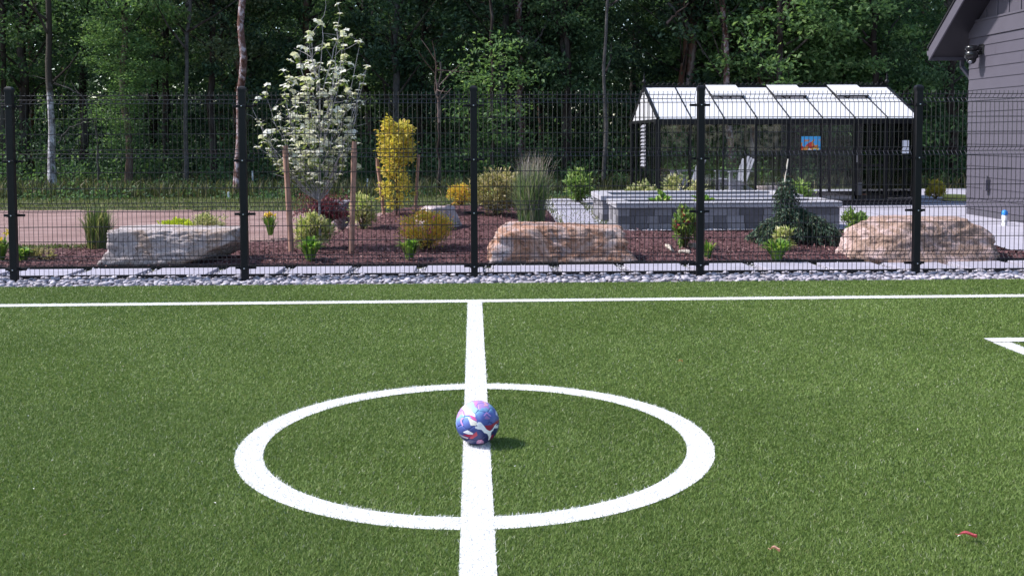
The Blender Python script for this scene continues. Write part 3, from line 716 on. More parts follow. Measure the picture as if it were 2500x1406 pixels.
for x in (GX0, GX1):
    fm = MB().lathe([(0.02, 0), (0.018, 0.05), (0.05, 0.07), (0.055, 0.10), (0.025, 0.13), (0.018, 0.16), (0.028, 0.18), (0.012, 0.22), (0.002, 0.33)], 10, (x, GYR, RH + 0.03)); G(fm, 'finial', M_ghframe, smooth=True)
# rafters ties and diagonal braces
for xa, za, xb, zb in ((GX0 + 5.55 * PW, 1.75, GX0 + 4.9 * PW, 0.12), (GX0 + 7.6 * PW, 1.3, GX0 + 6.95 * PW, 0.12), (GX0 + 0.25 * PW, 1.35, GX0 + 0.95 * PW, 0.12)):
    G(MB().bar((xa, GY0 + 0.04, za), (xb, GY0 + 0.04, zb), 0.018), 'brace', M_ghframe)
for x in (GX0 + 3 * PW, GX0 + 6 * PW): G(MB().bar((x, GY0 + 0.05, EH - 0.1), (x, GY1 - 0.05, EH - 0.1), 0.03), 'tie_bar', M_ghframe)
# door in the right half: wider stiles and a handle
dx0, dx1 = GX0 + 6 * PW + 0.03, GX0 + 7 * PW - 0.03
d_ = MB(); 
for x in (dx0 + 0.02, dx1 - 0.02): d_.box(x - 0.02, x + 0.02, GY0 - 0.055, GY0 - 0.031, 0.12, EH - 0.15)
d_.box(dx0, dx1, GY0 - 0.055, GY0 - 0.031, 0.12, 0.22); d_.box(dx0, dx1, GY0 - 0.0551, GY0 - 0.0311, 0.85, 0.91)
dr_ = G(d_, 'door', M_ghframe); G(MB().bar((dx0 + 0.02, GY0 - 0.07, 0.95), (dx0 + 0.02, GY0 - 0.07, 1.1), 0.02), 'handle', M_bolt, dr_)
# posters taped to the glass
def postermat():
    m, nt, b = newmat('poster_print'); v = objvec(nt)
    vo = nt.nodes.new('ShaderNodeTexVoronoi'); vo.inputs['Scale'].default_value = 15; nt.links.new(v, vo.inputs['Vector'])
    sp = nt.nodes.new('ShaderNodeSeparateColor'); nt.links.new(vo.outputs['Color'], sp.inputs[0])
    c = ramp(nt, sp.outputs[0], [(0, (0.07, 0.40, 0.75)), (0.42, (0.75, 0.28, 0.05)), (0.62, (0.62, 0.05, 0.04)), (0.80, (0.85, 0.52, 0.10)), (0.93, (0.8, 0.75, 0.75))], 'CONSTANT')
    gr = nt.nodes.new('ShaderNodeSeparateXYZ'); nt.links.new(v, gr.inputs[0])
    nt.links.new(mixc(nt, ramp(nt, gr.outputs[2], [(0.06, (0, 0, 0)), (0.09, (1, 1, 1))]), c, (0.07, 0.42, 0.78)), b.inputs['Base Color'])
    b.inputs['Roughness'].default_value = 0.4; return m
pc = at_depth(1981, 350, GY0 - 0.008)
po = MB().box(-0.225, 0.225, -0.002, 0.002, -0.15, 0.15).build('colour_poster', postermat()); po.location = pc
tag(po, 'bright blue and orange poster taped inside the greenhouse front glass', 'poster')
pc = at_depth(2211, 359, GY0 - 0.060)
po = MB().box(-0.075, 0.075, -0.0015, 0.0015, -0.145, 0.145).build('paper_notice', plain('white_paper', (0.78, 0.78, 0.82), 0.7, 0.2, 0, 0.03)); po.location = pc
tag(po, 'plain white paper notice taped near the right end of the greenhouse', 'notice')
# items by the greenhouse
p = at(2098, 492); mp = MB().bevbox(p.x - 0.045, p.x + 0.045, p.y - 0.045, p.y + 0.045, 0, 0.44, 0.006); tag(mp.build('metal_bollard', plain('galvanised_post', (0.22, 0.22, 0.25), 0.5, 0.4, 0.4)), 'short grey square post standing on the patio before the greenhouse', 'bollard')
p = at(2108, 491); tp = thing('flower_pot', 'small terracotta pot beside the short grey post', 'flower pot', (p.x + 0.03, p.y + 0.1, 0))
MB().lathe([(0.001, 0), (0.05, 0), (0.075, 0.13), (0.085, 0.13), (0.087, 0.16), (0.075, 0.16), (0.07, 0.13), (0.001, 0.12)], 14).build('pot_body', plain('terracotta', (0.38, 0.17, 0.10), 0.8, 0.2), tp, True)
MB().lathe([(0.001, 0.135), (0.068, 0.135)], 14).build('potting_soil', M_mulch, tp)

# white slatted garden chairs behind the greenhouse
M_chair = plain('white_lavender_plastic', (0.25, 0.245, 0.30), 0.45, 0.4, 0, 0.03)
def chair(loc_, rz_, label):
    t = thing('garden_chair', label, 'chair', loc_, rz_, 'white slatted garden chairs')
    # faces +X locally
    for k in range(5):
        y = -0.22 + k * 0.11; MB().bar((-0.28, y, 0.30), (-0.52, y * 1.08, 0.98 - abs(k - 2) * 0.035), 0.10, 0.02, (1, 0, 0.3)).build('back_slat', M_chair, t)
    for k in range(5):
        x = 0.28 - k * 0.12; z = 0.38 - k * 0.02; MB().bar((x, -0.27, z), (x, 0.27, z), 0.10, 0.02).build('seat_slat', M_chair, t)
    MB().bar((-0.44, -0.29, 0.70), (-0.44, 0.29, 0.70), 0.03, 0.05).build('back_rail', M_chair, t)
    for s in (-1, 1):
        MB().bar((-0.42, s * 0.33, 0.58), (0.34, s * 0.33, 0.58), 0.13, 0.025).build('armrest', M_chair, t)
        MB().bar((0.26, s * 0.31, 0), (0.26, s * 0.31, 0.565), 0.05, 0.10, (1, 0, 0)).build('leg', M_chair, t)
        MB().bar((0.24, s * 0.285, 0.36), (-0.55, s * 0.285, 0.0), 0.03, 0.12).build('leg', M_chair, t)
    return t
c1 = at_depth(1788, 440, 27.6); c2 = at_depth(1672, 440, 28.2)
chair((c1.x, 27.6, 0), math.radians(200), 'white slatted garden chair behind the glass, facing left with its back to the right')
chair((c2.x, 28.2, 0), math.radians(188), 'white slatted garden chair partly hidden by the black fence post')

# ================================================================== block planters
def blockmat():
    m, nt, b = newmat('grey_wall_block'); oi = nt.nodes.new('ShaderNodeObjectInfo')
    c = ramp(nt, oi.outputs['Random'], [(0, (0.10, 0.095, 0.108)), (0.35, (0.135, 0.13, 0.146)), (0.4, (0.20, 0.193, 0.212)), (1, (0.26, 0.25, 0.275))])
    c = mixc(nt, 0.5, c, ramp(nt, noise(nt, 14, 6, 0.7), [(0.3, (0.5, 0.5, 0.5)), (0.7, (1.2, 1.2, 1.2))]), 'MULTIPLY')
    nt.links.new(c, b.inputs['Base Color']); b.inputs['Roughness'].default_value = 0.9; bump(nt, b, noise(nt, 60, 6, 0.7), 0.9, 0.006); return m
M_block = blockmat(); M_cap = surf('slate_grey_cap', (0.30, 0.29, 0.32), (0.40, 0.39, 0.42), 6, 0.8, 0.002)
M_soil = surf('planter_soil', (0.02, 0.015, 0.012), (0.05, 0.035, 0.03), 20, 0.95, 0.01)
BLK = {}
def block_me(L):
    if L not in BLK: BLK[L] = MB().bevbox(-L / 2, L / 2, -0.09, 0.09, 0.0, 0.123, 0.006).mesh('block', M_block)
    return BLK[L]
CAPME = {}
def planter(x0, x1, y0, y1, label):
    t = thing('block_planter', label, 'planter', (x0, y0, 0), 0, 'raised planters of grey block')
    rn = random.Random(int(x1 * 100) + int(y0 * 10))
    def run(a, b, fixed, horiz, off):
        for c in range(3):
            p = a + (0.0 if c % 2 == 0 else -0.12); 
            while p < b - 0.02:
                L = rn.choice((0.2, 0.3, 0.4)); q = min(p + L, b); s = max(p, a); Lq = round(q - s, 3)
                if b - q < 0.1: q = b; Lq = round(q - s, 3)
                if Lq > 0.03:
                    me = block_me(round(Lq - 0.005, 3)); m_ = (s + q) / 2; z = c * 0.125; j = rn.uniform(-0.004, 0.004)
                    if horiz: put('block', me, t, None, (m_ - x0, fixed - y0 + j, z))
                    else: put('block', me, t, None, (fixed - x0 + j, m_ - y0, z), (0, 0, PI / 2))
                p = q
    run(x0, x1, y0 + 0.09, True, 0); run(x0, x1, y1 - 0.09, True, 0)
    run(y0 + 0.182, y1 - 0.182, x0 + 0.09, False, 0); run(y0 + 0.182, y1 - 0.182, x1 - 0.09, False, 0)
    # caps
    def caps(a, b, fixed, horiz):
        n = max(1, int(round((b - a) / 0.55))); L = (b - a) / n; key = round(L, 4)
        if key not in CAPME: CAPME[key] = MB().bevbox(-L / 2 + 0.0015, L / 2 - 0.0015, -0.13, 0.13, 0.0, 0.09, 0.008).mesh('cap_stone', M_cap)
        for k in range(n):
            m_ = a + L * (k + 0.5)
            if horiz: put('cap_stone', CAPME[key], t, None, (m_ - x0, fixed - y0, 0.378 + rn.uniform(0, .003)))
            else: put('cap_stone', CAPME[key], t, None, (fixed - x0, m_ - y0, 0.378), (0, 0, PI / 2))
    caps(x0 - 0.035, x1 + 0.035, y0 + 0.095, True); caps(x0 - 0.035, x1 + 0.035, y1 - 0.095, True)
    caps(y0 + 0.2255, y1 - 0.2255, x0 + 0.095, False); caps(y0 + 0.2255, y1 - 0.2255, x1 - 0.095, False)
    MB().box(0.18, x1 - x0 - 0.18, 0.18, y1 - y0 - 0.18, 0.02, 0.27).build('soil', M_soil, t)
    return t
planter(2.345, 6.0, 16.55, 17.65, 'front raised planter of mottled grey blocks with a dark slate cap')
planter(2.345, 6.0, 18.55, 20.0, 'rear raised planter of grey blocks, mostly hidden behind the front planter')

# ================================================================== boulders
def boulder(name, label, cat, px0, px1, pyb, h, depth, planes, cols, seed, rot=0.0, sink=0.05, grp=None, base=None, rough=0.035):
    a = on_bed(px0, pyb); b_ = on_bed(px1, pyb); c = base or Vector(((a.x + b_.x) / 2, a.y + depth * 0.42, (a.z + b_.z) / 2))
    k_ = (c.y / a.y + 1) / 2 if base is None else 1.0; c.x *= k_; w = (b_.x - a.x) * k_ * 1.02
    V, F = ico(6 if w > 0.9 else 4)
    r = np.random.default_rng(seed)
    N = [np.array(n, float) / np.linalg.norm(n) for n, d in planes]; Dp = [d for n, d in planes]
    for k in range(9):
        n = unit(1, r)[0]; N.append(n); Dp.append(r.uniform(0.97, 1.14))
    q = np.stack([np.maximum(V @ n, 1e-3) / d for n, d in zip(N, Dp)], -1)
    rad = 1 / ((q ** 44).sum(1) ** (1 / 44))
    for s, am in ((2.2, 0.022), (4.5, 0.018), (9, 0.013), (18, 0.009), (36, 0.006)):
        for _ in range(3):
            k = unit(1, r)[0] * s; ph = r.uniform(0, 6); k2 = unit(1, r)[0] * s
            rad = rad * (1 + am * np.sin(V @ k * 1.0 + ph + 1.5 * np.sin(V @ k2)) * rough / 0.035)
    for s, am in ((3.5, .014), (7, .014), (14, .011), (26, .008)):
        for _ in range(2):
            k = unit(1, r)[0] * s; ph = r.uniform(0, 6); k2 = unit(1, r)[0] * s * .8
            rad = rad * (1 + am * (np.abs(np.sin(V @ k + ph + 1.2 * np.sin(V @ k2 + ph))) ** .6 - .75))
    P = V * rad[:, None]
    P = P * np.array((1, 1, 1)) ; mn, mx = P.min(0), P.max(0); P = (P - (mn + mx) / 2) / (mx - mn)
    sink = h * 0.62; P = P * np.array((w, depth, h + sink)); P[:, 2] += (h + sink) / 2 - sink
    m, nt, b = newmat(name + '_stone_' + str(seed)); v = objvec(nt)
    col = ramp(nt, noise(nt, 2.6 / max(w, .4), 7, 0.68, v, 1.0), [(0.34, cols[0]), (0.47, cols[1]), (0.58, cols[2]), (0.7, cols[3])])
    col = mixc(nt, 0.75, col, ramp(nt, noise(nt, 16, 7, 0.75, v, 0.6), [(0.38, (0.25, 0.22, 0.22)), (0.46, (1.1, 1.08, 1.08)), (0.72, (1.5, 1.48, 1.5))]), 'MULTIPLY')
    nt.links.new(col, b.inputs['Base Color']); b.inputs['Roughness'].default_value = 0.85; b.inputs['Specular IOR Level'].default_value = 0.2
    bump(nt, b, noise(nt, 11, 10, 0.74, v, 1.2), 1.0, 0.05)
    o = MB().add(P, F).build(name, m, None, True); o.location = c; o.rotation_euler = (0, 0, rot)
    return tag(o, label, cat, grp)
TAN = [(0.38, 0.33, 0.32), (0.48, 0.43, 0.43), (0.36, 0.27, 0.22), (0.54, 0.50, 0.51)]
ORG = [(0.48, 0.43, 0.45), (0.36, 0.19, 0.12), (0.54, 0.40, 0.35), (0.58, 0.54, 0.56)]
PNK = [(0.54, 0.41, 0.40), (0.30, 0.20, 0.15), (0.57, 0.42, 0.39), (0.46, 0.43, 0.46)]
GRY = [(0.07, 0.07, 0.08), (0.14, 0.14, 0.155), (0.22, 0.22, 0.24), (0.36, 0.36, 0.4)]
BG = 'large garden boulders'
BOULD = 1
boulder('boulder', 'long flat-topped grey tan boulder beside the tall grass clump at left', 'boulder', 242, 583, 645, 0.425, 0.85, [((.03, 0, 1), 0.5), ((0, -1, .08), 0.6), ((-1, 0, .10), .72), ((1, -.25, -.75), .66), ((1, 0, .1), .80), ((0, 1, .2), .62), ((-.6, 0, 1), .80), ((0, -.8, 1), .72)], TAN, 21, 0.0, 0.06, BG)
boulder('boulder', 'long rounded orange and cream boulder in the middle of the mulch bed', 'boulder', 1184, 1553, 639, 0.44, 0.85, [((0.10, 0, 1), 0.52), ((0, -1, .14), 0.6), ((-1, 0, .14), .76), ((1, 0, .14), .78), ((-.8, -.2, 1), .70), ((0, 1, .2), .62), ((.9, -.2, .9), .80), ((0, -.9, 1), .70)], ORG, 33, 0.0, 0.05, BG)
boulder('boulder', 'big angular pinkish boulder with sloping shoulders in front of the building', 'boulder', 2078, 2474, 637, 0.50, 0.95, [((0, -.05, 1), 0.52), ((0.12, -1, .30), 0.56), ((-1, -.25, .80), .64), ((1, -.1, .85), .72), ((0, 1, .3), .62), ((-.8, -.7, .5), .72), ((-1, 0, .1), .86), ((1, 0, .1), .86)], PNK, 47, 0.0, 0.05, BG)
boulder('rock', 'low dark grey jagged rock behind the long flat boulder', 'rock', 284, 402, 582, 0.17, 0.5, [((0, 0, 1), 0.75), ((0, -1, .5), .8)], GRY, 5, 0.0, 0.05, None, None, 0.08)
boulder('rock', 'pale pink rounded rock with a shaded grey side on the mound', 'rock', 1008, 1148, 565, 0.38, 0.75, [((0, 0, 1), 0.85), ((.8, -.8, .1), .72), ((-.8, -.3, .6), .86)], [(0.46, 0.38, 0.38), (0.52, 0.44, 0.45), (0.45, 0.27, 0.22), (0.56, 0.52, 0.54)], 9, 0.0, 0.06)
boulder('rock', 'grey lumpy rock under the dark red maple', 'rock', 792, 866, 545, 0.36, 0.55, [((0, 0, 1), 0.8)], [(0.2, 0.19, 0.22), (0.32, 0.31, 0.36), (0.4, 0.38, 0.44), (0.5, 0.48, 0.54)], 12, 0.0, 0.05)
boulder('rock', 'pinkish rock showing behind the rear planter through the glass', 'rock', 1842, 1905, 478, 0.24, 0.5, [((0, 0, 1), 0.8)], [(0.46, 0.38, 0.38), (0.52, 0.44, 0.45), (0.45, 0.33, 0.3), (0.56, 0.52, 0.54)], 14, 0.0, 0.05, None, Vector((at(1875, 474).x, at(1875, 474).y, 0)))
PALE = [(0.50, 0.44, 0.36), (0.56, 0.5, 0.42), (0.6, 0.55, 0.48), (0.62, 0.58, 0.55)]
boulder('stone', 'cream fist-sized stone left of the rose bush foot', 'stone', 1628, 1657, 617, 0.10, 0.2, [((0, 0, 1), 0.8)], PALE, 61, 0.2, 0.02)
boulder('stone', 'flat cream stone directly below the rose bush', 'stone', 1658, 1690, 620, 0.045, 0.14, [((0, 0, 1), 0.8)], PALE, 62, -0.1, 0.02)
boulder('stone', 'small cream stone nearest the fence post by the rose bush', 'stone', 1678, 1700, 607, 0.07, 0.12, [((0, 0, 1), 0.8)], PALE, 63, 0.5, 0.02)
# ================================================================== plants in the bed
M_lily = leafmat('lily_leaf', [(0, (0.06, 0.14, 0.025)), (0.5, (0.14, 0.27, 0.045)), (0.85, (0.26, 0.40, 0.08)), (1, (0.5, 0.46, 0.16))], 0.35)
M_reed = leafmat('reed_blade', [(0, (0.05, 0.085, 0.03)), (0.45, (0.11, 0.17, 0.055)), (0.75, (0.24, 0.29, 0.11)), (1, (0.48, 0.43, 0.26))], 0.3)
M_reed2 = leafmat('blue_reed_blade', [(0, (0.05, 0.10, 0.045)), (0.45, (0.13, 0.21, 0.09)), (0.8, (0.27, 0.35, 0.18)), (1, (0.46, 0.44, 0.32))], 0.3)
M_plume = leafmat('reed_plume', [(0, (0.25, 0.2, 0.19)), (1, (0.45, 0.4, 0.4))], 0.3)
M_straw = leafmat('dry_straw', [(0, (0.22, 0.13, 0.06)), (1, (0.48, 0.33, 0.17))], 0.3)
M_lime = leafmat('lime_leaf', [(0, (0.25, 0.33, 0.03)), (1, (0.62, 0.66, 0.08))], 0.35)
M_varieg = leafmat('variegated_leaf', [(0, (0.10, 0.15, 0.05)), (0.35, (0.24, 0.28, 0.11)), (0.6, (0.52, 0.5, 0.27)), (1, (0.68, 0.64, 0.40))], 0.3)
M_cream = leafmat('cream_leaf', [(0, (0.14, 0.21, 0.05)), (0.3, (0.36, 0.42, 0.13)), (0.6, (0.62, 0.6, 0.32)), (1, (0.74, 0.70, 0.46))], 0.3)
M_gold = leafmat('golden_leaf', [(0, (0.34, 0.31, 0.05)), (0.45, (0.57, 0.49, 0.10)), (0.85, (0.71, 0.59, 0.17)), (1, (0.72, 0.43, 0.14))], 0.4)
M_orange = leafmat('orange_leaf', [(0, (0.28, 0.32, 0.05)), (0.4, (0.62, 0.52, 0.09)), (0.75, (0.76, 0.46, 0.10)), (1, (0.70, 0.30, 0.16))], 0.45)
M_pinkfl = leafmat('pink_flower', [(0, (0.55, 0.10, 0.25)), (1, (0.75, 0.25, 0.4))], 0.3)
M_redfl = leafmat('red_flower', [(0, (0.45, 0.04, 0.06)), (1, (0.65, 0.12, 0.14))], 0.3)
M_yelfl = leafmat('yellow_flower', [(0, (0.7, 0.45, 0.05)), (1, (0.8, 0.66, 0.16))], 0.3)
M_maple = leafmat('dark_red_leaf', [(0, (0.05, 0.010, 0.02)), (0.6, (0.13, 0.025, 0.045)), (1, (0.25, 0.07, 0.10))], 0.35, tgain=1.5)
M_dogleaf = leafmat('dogwood_leaf', [(0, (0.07, 0.105, 0.022)), (0.5, (0.16, 0.22, 0.055)), (1, (0.32, 0.37, 0.14))], 0.4)
M_bract = leafmat('white_bract', [(0, (0.72, 0.70, 0.62)), (1, (0.86, 0.84, 0.80))], 0.35, tgain=1.0)
M_conif = leafmat('blue_green_needle', [(0, (0.018, 0.042, 0.030)), (0.5, (0.044, 0.082, 0.058)), (0.85, (0.085, 0.125, 0.075)), (1, (0.17, 0.20, 0.11))], 0.2)
M_green = leafmat('mid_green_leaf', [(0, (0.08, 0.15, 0.04)), (0.6, (0.2, 0.31, 0.09)), (1, (0.4, 0.48, 0.18))], 0.35)
M_tan = leafmat('tan_green_leaf', [(0, (0.16, 0.17, 0.06)), (0.4, (0.34, 0.31, 0.13)), (0.8, (0.50, 0.42, 0.24)), (1, (0.56, 0.46, 0.34))], 0.3)
M_twig = plain('brown_twig', (0.10, 0.065, 0.045), 0.85, 0.2)
M_twiggray = surf('grey_young_bark', (0.22, 0.20, 0.21), (0.42, 0.39, 0.42), 14, 0.8, 0.003)
M_cane = plain('bamboo_cane', (0.62, 0.58, 0.50), 0.6, 0.3)

def base_scale(px, py):
    p = on_bed(px, py); return p, p.y / FPX

def strap_clump(name, label, cat, px, py, w, h, n, m, bw=0.022, droop=0.5, seed=1, stems=None, grp=None):
    p, s = base_scale(px, py); W, H = w * s * 1.9, h * s * 1.18; bw *= 1.6; n = int(n * 1.3); r = np.random.default_rng(seed)
    t = thing(name, label, cat, p, 0, grp)
    a = r.uniform(0, 2 * PI, n); k = r.uniform(0.15, 1, n) ** 0.7; hh = H * r.uniform(0.6, 1.0, n) * (1 - 0.45 * droop * k)
    B_ = np.stack([np.cos(a) * W * .08, np.sin(a) * W * .08, np.full(n, -0.02)], -1)
    T_ = np.stack([np.cos(a) * k * W / 2, np.sin(a) * k * W / 2, hh], -1)
    C_ = np.stack([np.cos(a) * k * W * .2, np.sin(a) * k * W * .2, hh * (1 + 0.35 * droop)], -1)
    MB().blades(B_, T_, C_, bw, 4).build('leaf_clump', m, t, False, 'stuff')
    if stems:
        fm, nf = stems; q = MB(); st = MB()
        for i in range(nf):
            aa = r.uniform(0, 2 * PI); rr = r.uniform(0.05, 0.3) * W; z = H * r.uniform(0.75, 1.05)
            c = np.array((math.cos(aa) * rr, math.sin(aa) * rr, z)); st.tube([(0, 0, 0), c], 0.004, 4, False)
            D = unit(8, r) + np.array((0, 0, .4)); q.leaves(np.repeat(c[None], 8, 0), D, unit(8, r), 0.06, 0.5)
        st.build('flower_stem', m, t, False, 'stuff'); q.build('flower', fm, t, False, 'stuff')
    return t

def shrub(name, label, cat, px, py, w, h, n, m, leaf=0.045, seed=1, shape='ball', zc=0.55, flowers=None, asp=0.5, loc=None, sc=None, up=0.3, hollow=0.5):
    if loc is None: p, s = base_scale(px, py)
    else: p, s = loc, sc
    W, H = w * s * 1.12, h * s * 1.08; n = int(n * 1.5); leaf *= 1.2; r = np.random.default_rng(seed); t = thing(name, label, cat, p)
    nc = max(10, n // 45); C = unit(nc, r) * (r.uniform(hollow, 1, nc) ** .5)[:, None]
    C = C * np.array((W * .42, W * .42, H * .42)); C[:, 2] += H * zc
    C = C[C[:, 2] > H * 0.08]; nc = len(C)
    i = r.integers(0, nc, n); g = r.normal(0, 1, (n, 3)) * np.array((W * .08, W * .08, H * .07)) + C[i]
    g = g[g[:, 2] > 0.01]; n = len(g)
    D = (g - np.array((0, 0, H * .3))); D = D / (np.linalg.norm(D, axis=1)[:, None] + 1e-6) + unit(n, r) * 0.9 + np.array((0, 0, up))
    Nn = unit(n, r) * .7 + np.array((0, 0, 1.0))
    MB().leaves(g, D, Nn, leaf * r.uniform(.6, 1.25, n), asp).build('foliage', m, t, False, 'stuff')
    st = MB()
    for k in range(min(nc, 26)):
        c = C[k] * np.array((1, 1, 0.9)); st.tube([(r.normal(0, W * .03), r.normal(0, W * .03), -0.02), c * np.array((.45, .45, .5)), c], [0.008, 0.006, 0.003], 4, False)
    st.build('stems', M_twig, t, False, 'stuff')
    if flowers:
        fm, nf, fs = flowers; q = MB()
        for k in range(nf):
            c = C[r.integers(nc)] * 1.08; c[2] = max(c[2], H * .5); D = unit(9, r) + np.array((0, 0, .5))
            q.leaves(np.repeat(c[None], 9, 0) + r.normal(0, fs * .2, (9, 3)), D, unit(9, r), fs, 0.8)
        q.build('flower', fm, t, False, 'stuff')
    return t

def reed(name, label, px, py, w, h, n, m, seed, plumes=0, dry=0):
    p, s = base_scale(px, py); W, H = w * s, h * s; r = np.random.default_rng(seed); t = thing(name, label, 'grass clump', p)
    def bl(n, hmin, hmax, spread, bw, mm, nm, droop):
        a = r.uniform(0, 2 * PI, n); b = r.uniform(0, 2 * PI, n); rb = np.sqrt(r.uniform(0, 1, n)) * W * .22
        k = r.uniform(0, 1, n) ** 1.2 * spread * 1.5; hh = H * 1.08 * r.uniform(hmin, hmax, n) * (1 - droop * k)
        B_ = np.stack([np.cos(b) * rb, np.sin(b) * rb, np.full(n, -.02)], -1)
        T_ = B_ + np.stack([np.cos(a) * k * W * .5, np.sin(a) * k * W * .5, hh], -1)
        C_ = B_ + np.stack([np.cos(a) * k * W * .08, np.sin(a) * k * W * .08, hh * (0.75 + droop * .9)], -1)
        MB().blades(B_, T_, C_, bw, 4).build(nm, mm, t, False, 'stuff'); return B_, T_
    bl(n, 0.5, 0.86, 0.75, 0.009, m, 'blades', 0.25)
    if plumes: bl(plumes, 0.85, 1.0, 0.6, 0.007, M_plume, 'seed_heads', 0.05)
    if dry: bl(dry, 0.25, 0.55, 1.3, 0.010, M_straw, 'dry_blades', 0.75)
    return t

reed('grass_clump', 'tall upright green grass clump left of the flat boulder', 240, 607, 112, 134, 520, M_reed, 1, 0, 90)
reed('grass_clump', 'large feathery grey-green grass clump behind the orange boulder', 1297, 556, 142, 185, 1150, M_reed2, 2, 170, 60)
strap_clump('lily_plant', 'yellow flowering lily clump at the left edge by the first fence post', 'plant', 2, 636, 46, 55, 60, M_lily, 0.02, .6, 3, (M_yelfl, 4))
strap_clump('low_plant', 'low green leafy clump just right of the first fence post', 'plant', 56, 638, 44, 36, 60, M_lily, 0.025, .9, 4)
shrub('low_shrub', 'small brownish green shrub left of the tall grass clump', 'shrub', 104, 636, 52, 30, 500, M_tan, 0.03, 5)
shrub('lime_shrub', 'low lime yellow shrub behind the flat boulder, before the bare dirt', 'shrub', 433, 572, 76, 34, 900, M_lime, 0.04, 6, zc=.5)
shrub('round_shrub', 'round variegated cream and green shrub behind the right end of the flat boulder', 'shrub', 513, 571, 80, 50, 1500, M_varieg, 0.03, 7, zc=.5)
strap_clump('lily_plant', 'small yellow flowering lily on the dirt side right of the second post', 'plant', 660, 571, 34, 46, 60, M_lily, 0.014, .6, 8, (M_yelfl, 7))
shrub('cream_shrub', 'bushy cream variegated shrub at the foot of the white flowering tree', 'shrub', 768, 607, 78, 74, 1300, M_cream, 0.055, 9, asp=.4, up=.5)
strap_clump('lily_plant', 'bright green strap leaf lily in front of the cream shrub', 'plant', 758, 636, 52, 58, 70, M_lily, 0.028, .7, 10)
shrub('cream_shrub', 'cream variegated shrub right of the second brown stake', 'shrub', 886, 559, 56, 74, 1100, M_cream, 0.055, 11, asp=.4, up=.5)
shrub('spirea_shrub', 'orange and yellow spirea shrub with pink flowers on the mound', 'shrub', 1040, 607, 112, 82, 2800, M_orange, 0.032, 12, flowers=(M_pinkfl, 7, 0.04))
strap_clump('lily_plant', 'small green strap leaf lily at the foot of the spirea', 'plant', 1000, 634, 42, 54, 60, M_lily, 0.026, .6, 13)
shrub('spirea_shrub', 'small golden orange shrub just left of the middle fence post', 'shrub', 1124, 507, 62, 48, 1300, M_orange, 0.035, 14)
shrub('tan_shrub', 'wide tan and cream shrub between the middle post and the feathery grass', 'shrub', 1212, 524, 112, 96, 2600, M_tan, 0.055, 15)
shrub('hosta_plant', 'pale green broad leaf plant in front of the tan shrub by the middle post', 'plant', 1190, 492, 52, 54, 300, M_cream, 0.09, 16, asp=.7)
shrub('green_shrub', 'green leafy shrub at the far end of the plank path', 'shrub', 1412, 492, 62, 66, 700, M_green, 0.10, 17)
shrub('rose_bush', 'green rose bush with red flowers before the planter wall', 'shrub', 1671, 607, 54, 84, 700, M_green, 0.055, 18, flowers=(M_redfl, 9, 0.055), asp=.65, zc=.62)
strap_clump('lily_plant', 'thin green lily right beside the fourth fence post', 'plant', 1728, 630, 34, 42, 40, M_lily, 0.016, .5, 19)
strap_clump('lily_plant', 'bright green lily in front of the weeping conifer', 'plant', 1897, 634, 56, 52, 80, M_lily, 0.028, .7, 20)
shrub('pale_shrub', 'pale green shrub between the conifer and the pinkish boulder', 'shrub', 2088, 577, 60, 56, 500, M_green, 0.06, 21, asp=.6)
shrub('pale_shrub', 'pale green and cream lily-like tuft behind the front lily of the conifer', 'shrub', 1915, 610, 40, 45, 260, M_cream, 0.07, 22)
ps = at(2284, 487); shrub('yellow_shrub', 'bright yellow shrub beside the hose at the far building corner', 'shrub', 0, 0, 38, 40, 600, M_gold, 0.07, 23, loc=ps, sc=ps.y / FPX)
for (px, py, lab, w) in ((1615, 488, 'yellow green rhubarb-like plant growing in the front planter', 34), (1712, 487, 'small yellow green plant in the front planter beside the post', 30)):
    q = at(px, py + 4, 0.36); q.y = 17.15; q.x = 2.345 + 0; q = Vector((at_depth(px, py, 17.1).x, 17.1, 0.355))
    shrub('planter_plant', lab, 'plant', 0, 0, w, 28, 45, M_lily, 0.10, int(px), loc=q, sc=17.1 / FPX, asp=.75)
for (px, Y, lab, sd) in ((1560, 20.9, 'pale leafy shrub seen behind the planters at the greenhouse corner', 31), (1665, 20.9, 'leafy pale green shrub behind the planters left of the fourth post', 32), (1945, 20.8, 'small leafy shrub behind the right end of the rear planter', 33)):
    q = at_depth(px, 470, Y); q.z = 0.0
    shrub('green_shrub', lab, 'shrub', 0, 0, 70 if sd != 32 else 90, 62 if sd != 32 else 84, 500, M_varieg if sd != 33 else M_green, 0.08, sd, loc=q, sc=Y / FPX)

# dark red weeping maple
p, s = base_scale(800, 548); t = thing('red_maple', 'low dark red laceleaf maple behind the flowering tree', 'small tree', p); r = np.random.default_rng(41)
st = MB(); fo = MB()
for k in range(46):
    a = r.uniform(0, 2 * PI); R = r.uniform(.2, 1) * 96 * s; H = r.uniform(.35, 1) * 92 * s
    e = np.array((math.cos(a) * R, math.sin(a) * R * .8, H * .62)); pk = np.array((e[0] * .5, e[1] * .5, H))
    tt = np.linspace(0, 1, 7)[:, None]; Q = (1 - tt) ** 2 * np.array((0, 0, .0)) + 2 * tt * (1 - tt) * pk * 1.15 + tt ** 2 * e
    st.tube(Q, np.linspace(.010, .002, 7), 4, False)
    for q in Q[2:]:
        n = 11; g = q + r.normal(0, .035, (n, 3)); fo.leaves(g, unit(n, r) + np.array((0, 0, -.7)), unit(n, r) + np.array((0, 0, .7)), .07 * r.uniform(.6, 1.2, n), .22)
st.build('branches', M_bark_dark, t, False, 'stuff'); fo.build('foliage', M_maple, t, False, 'stuff')

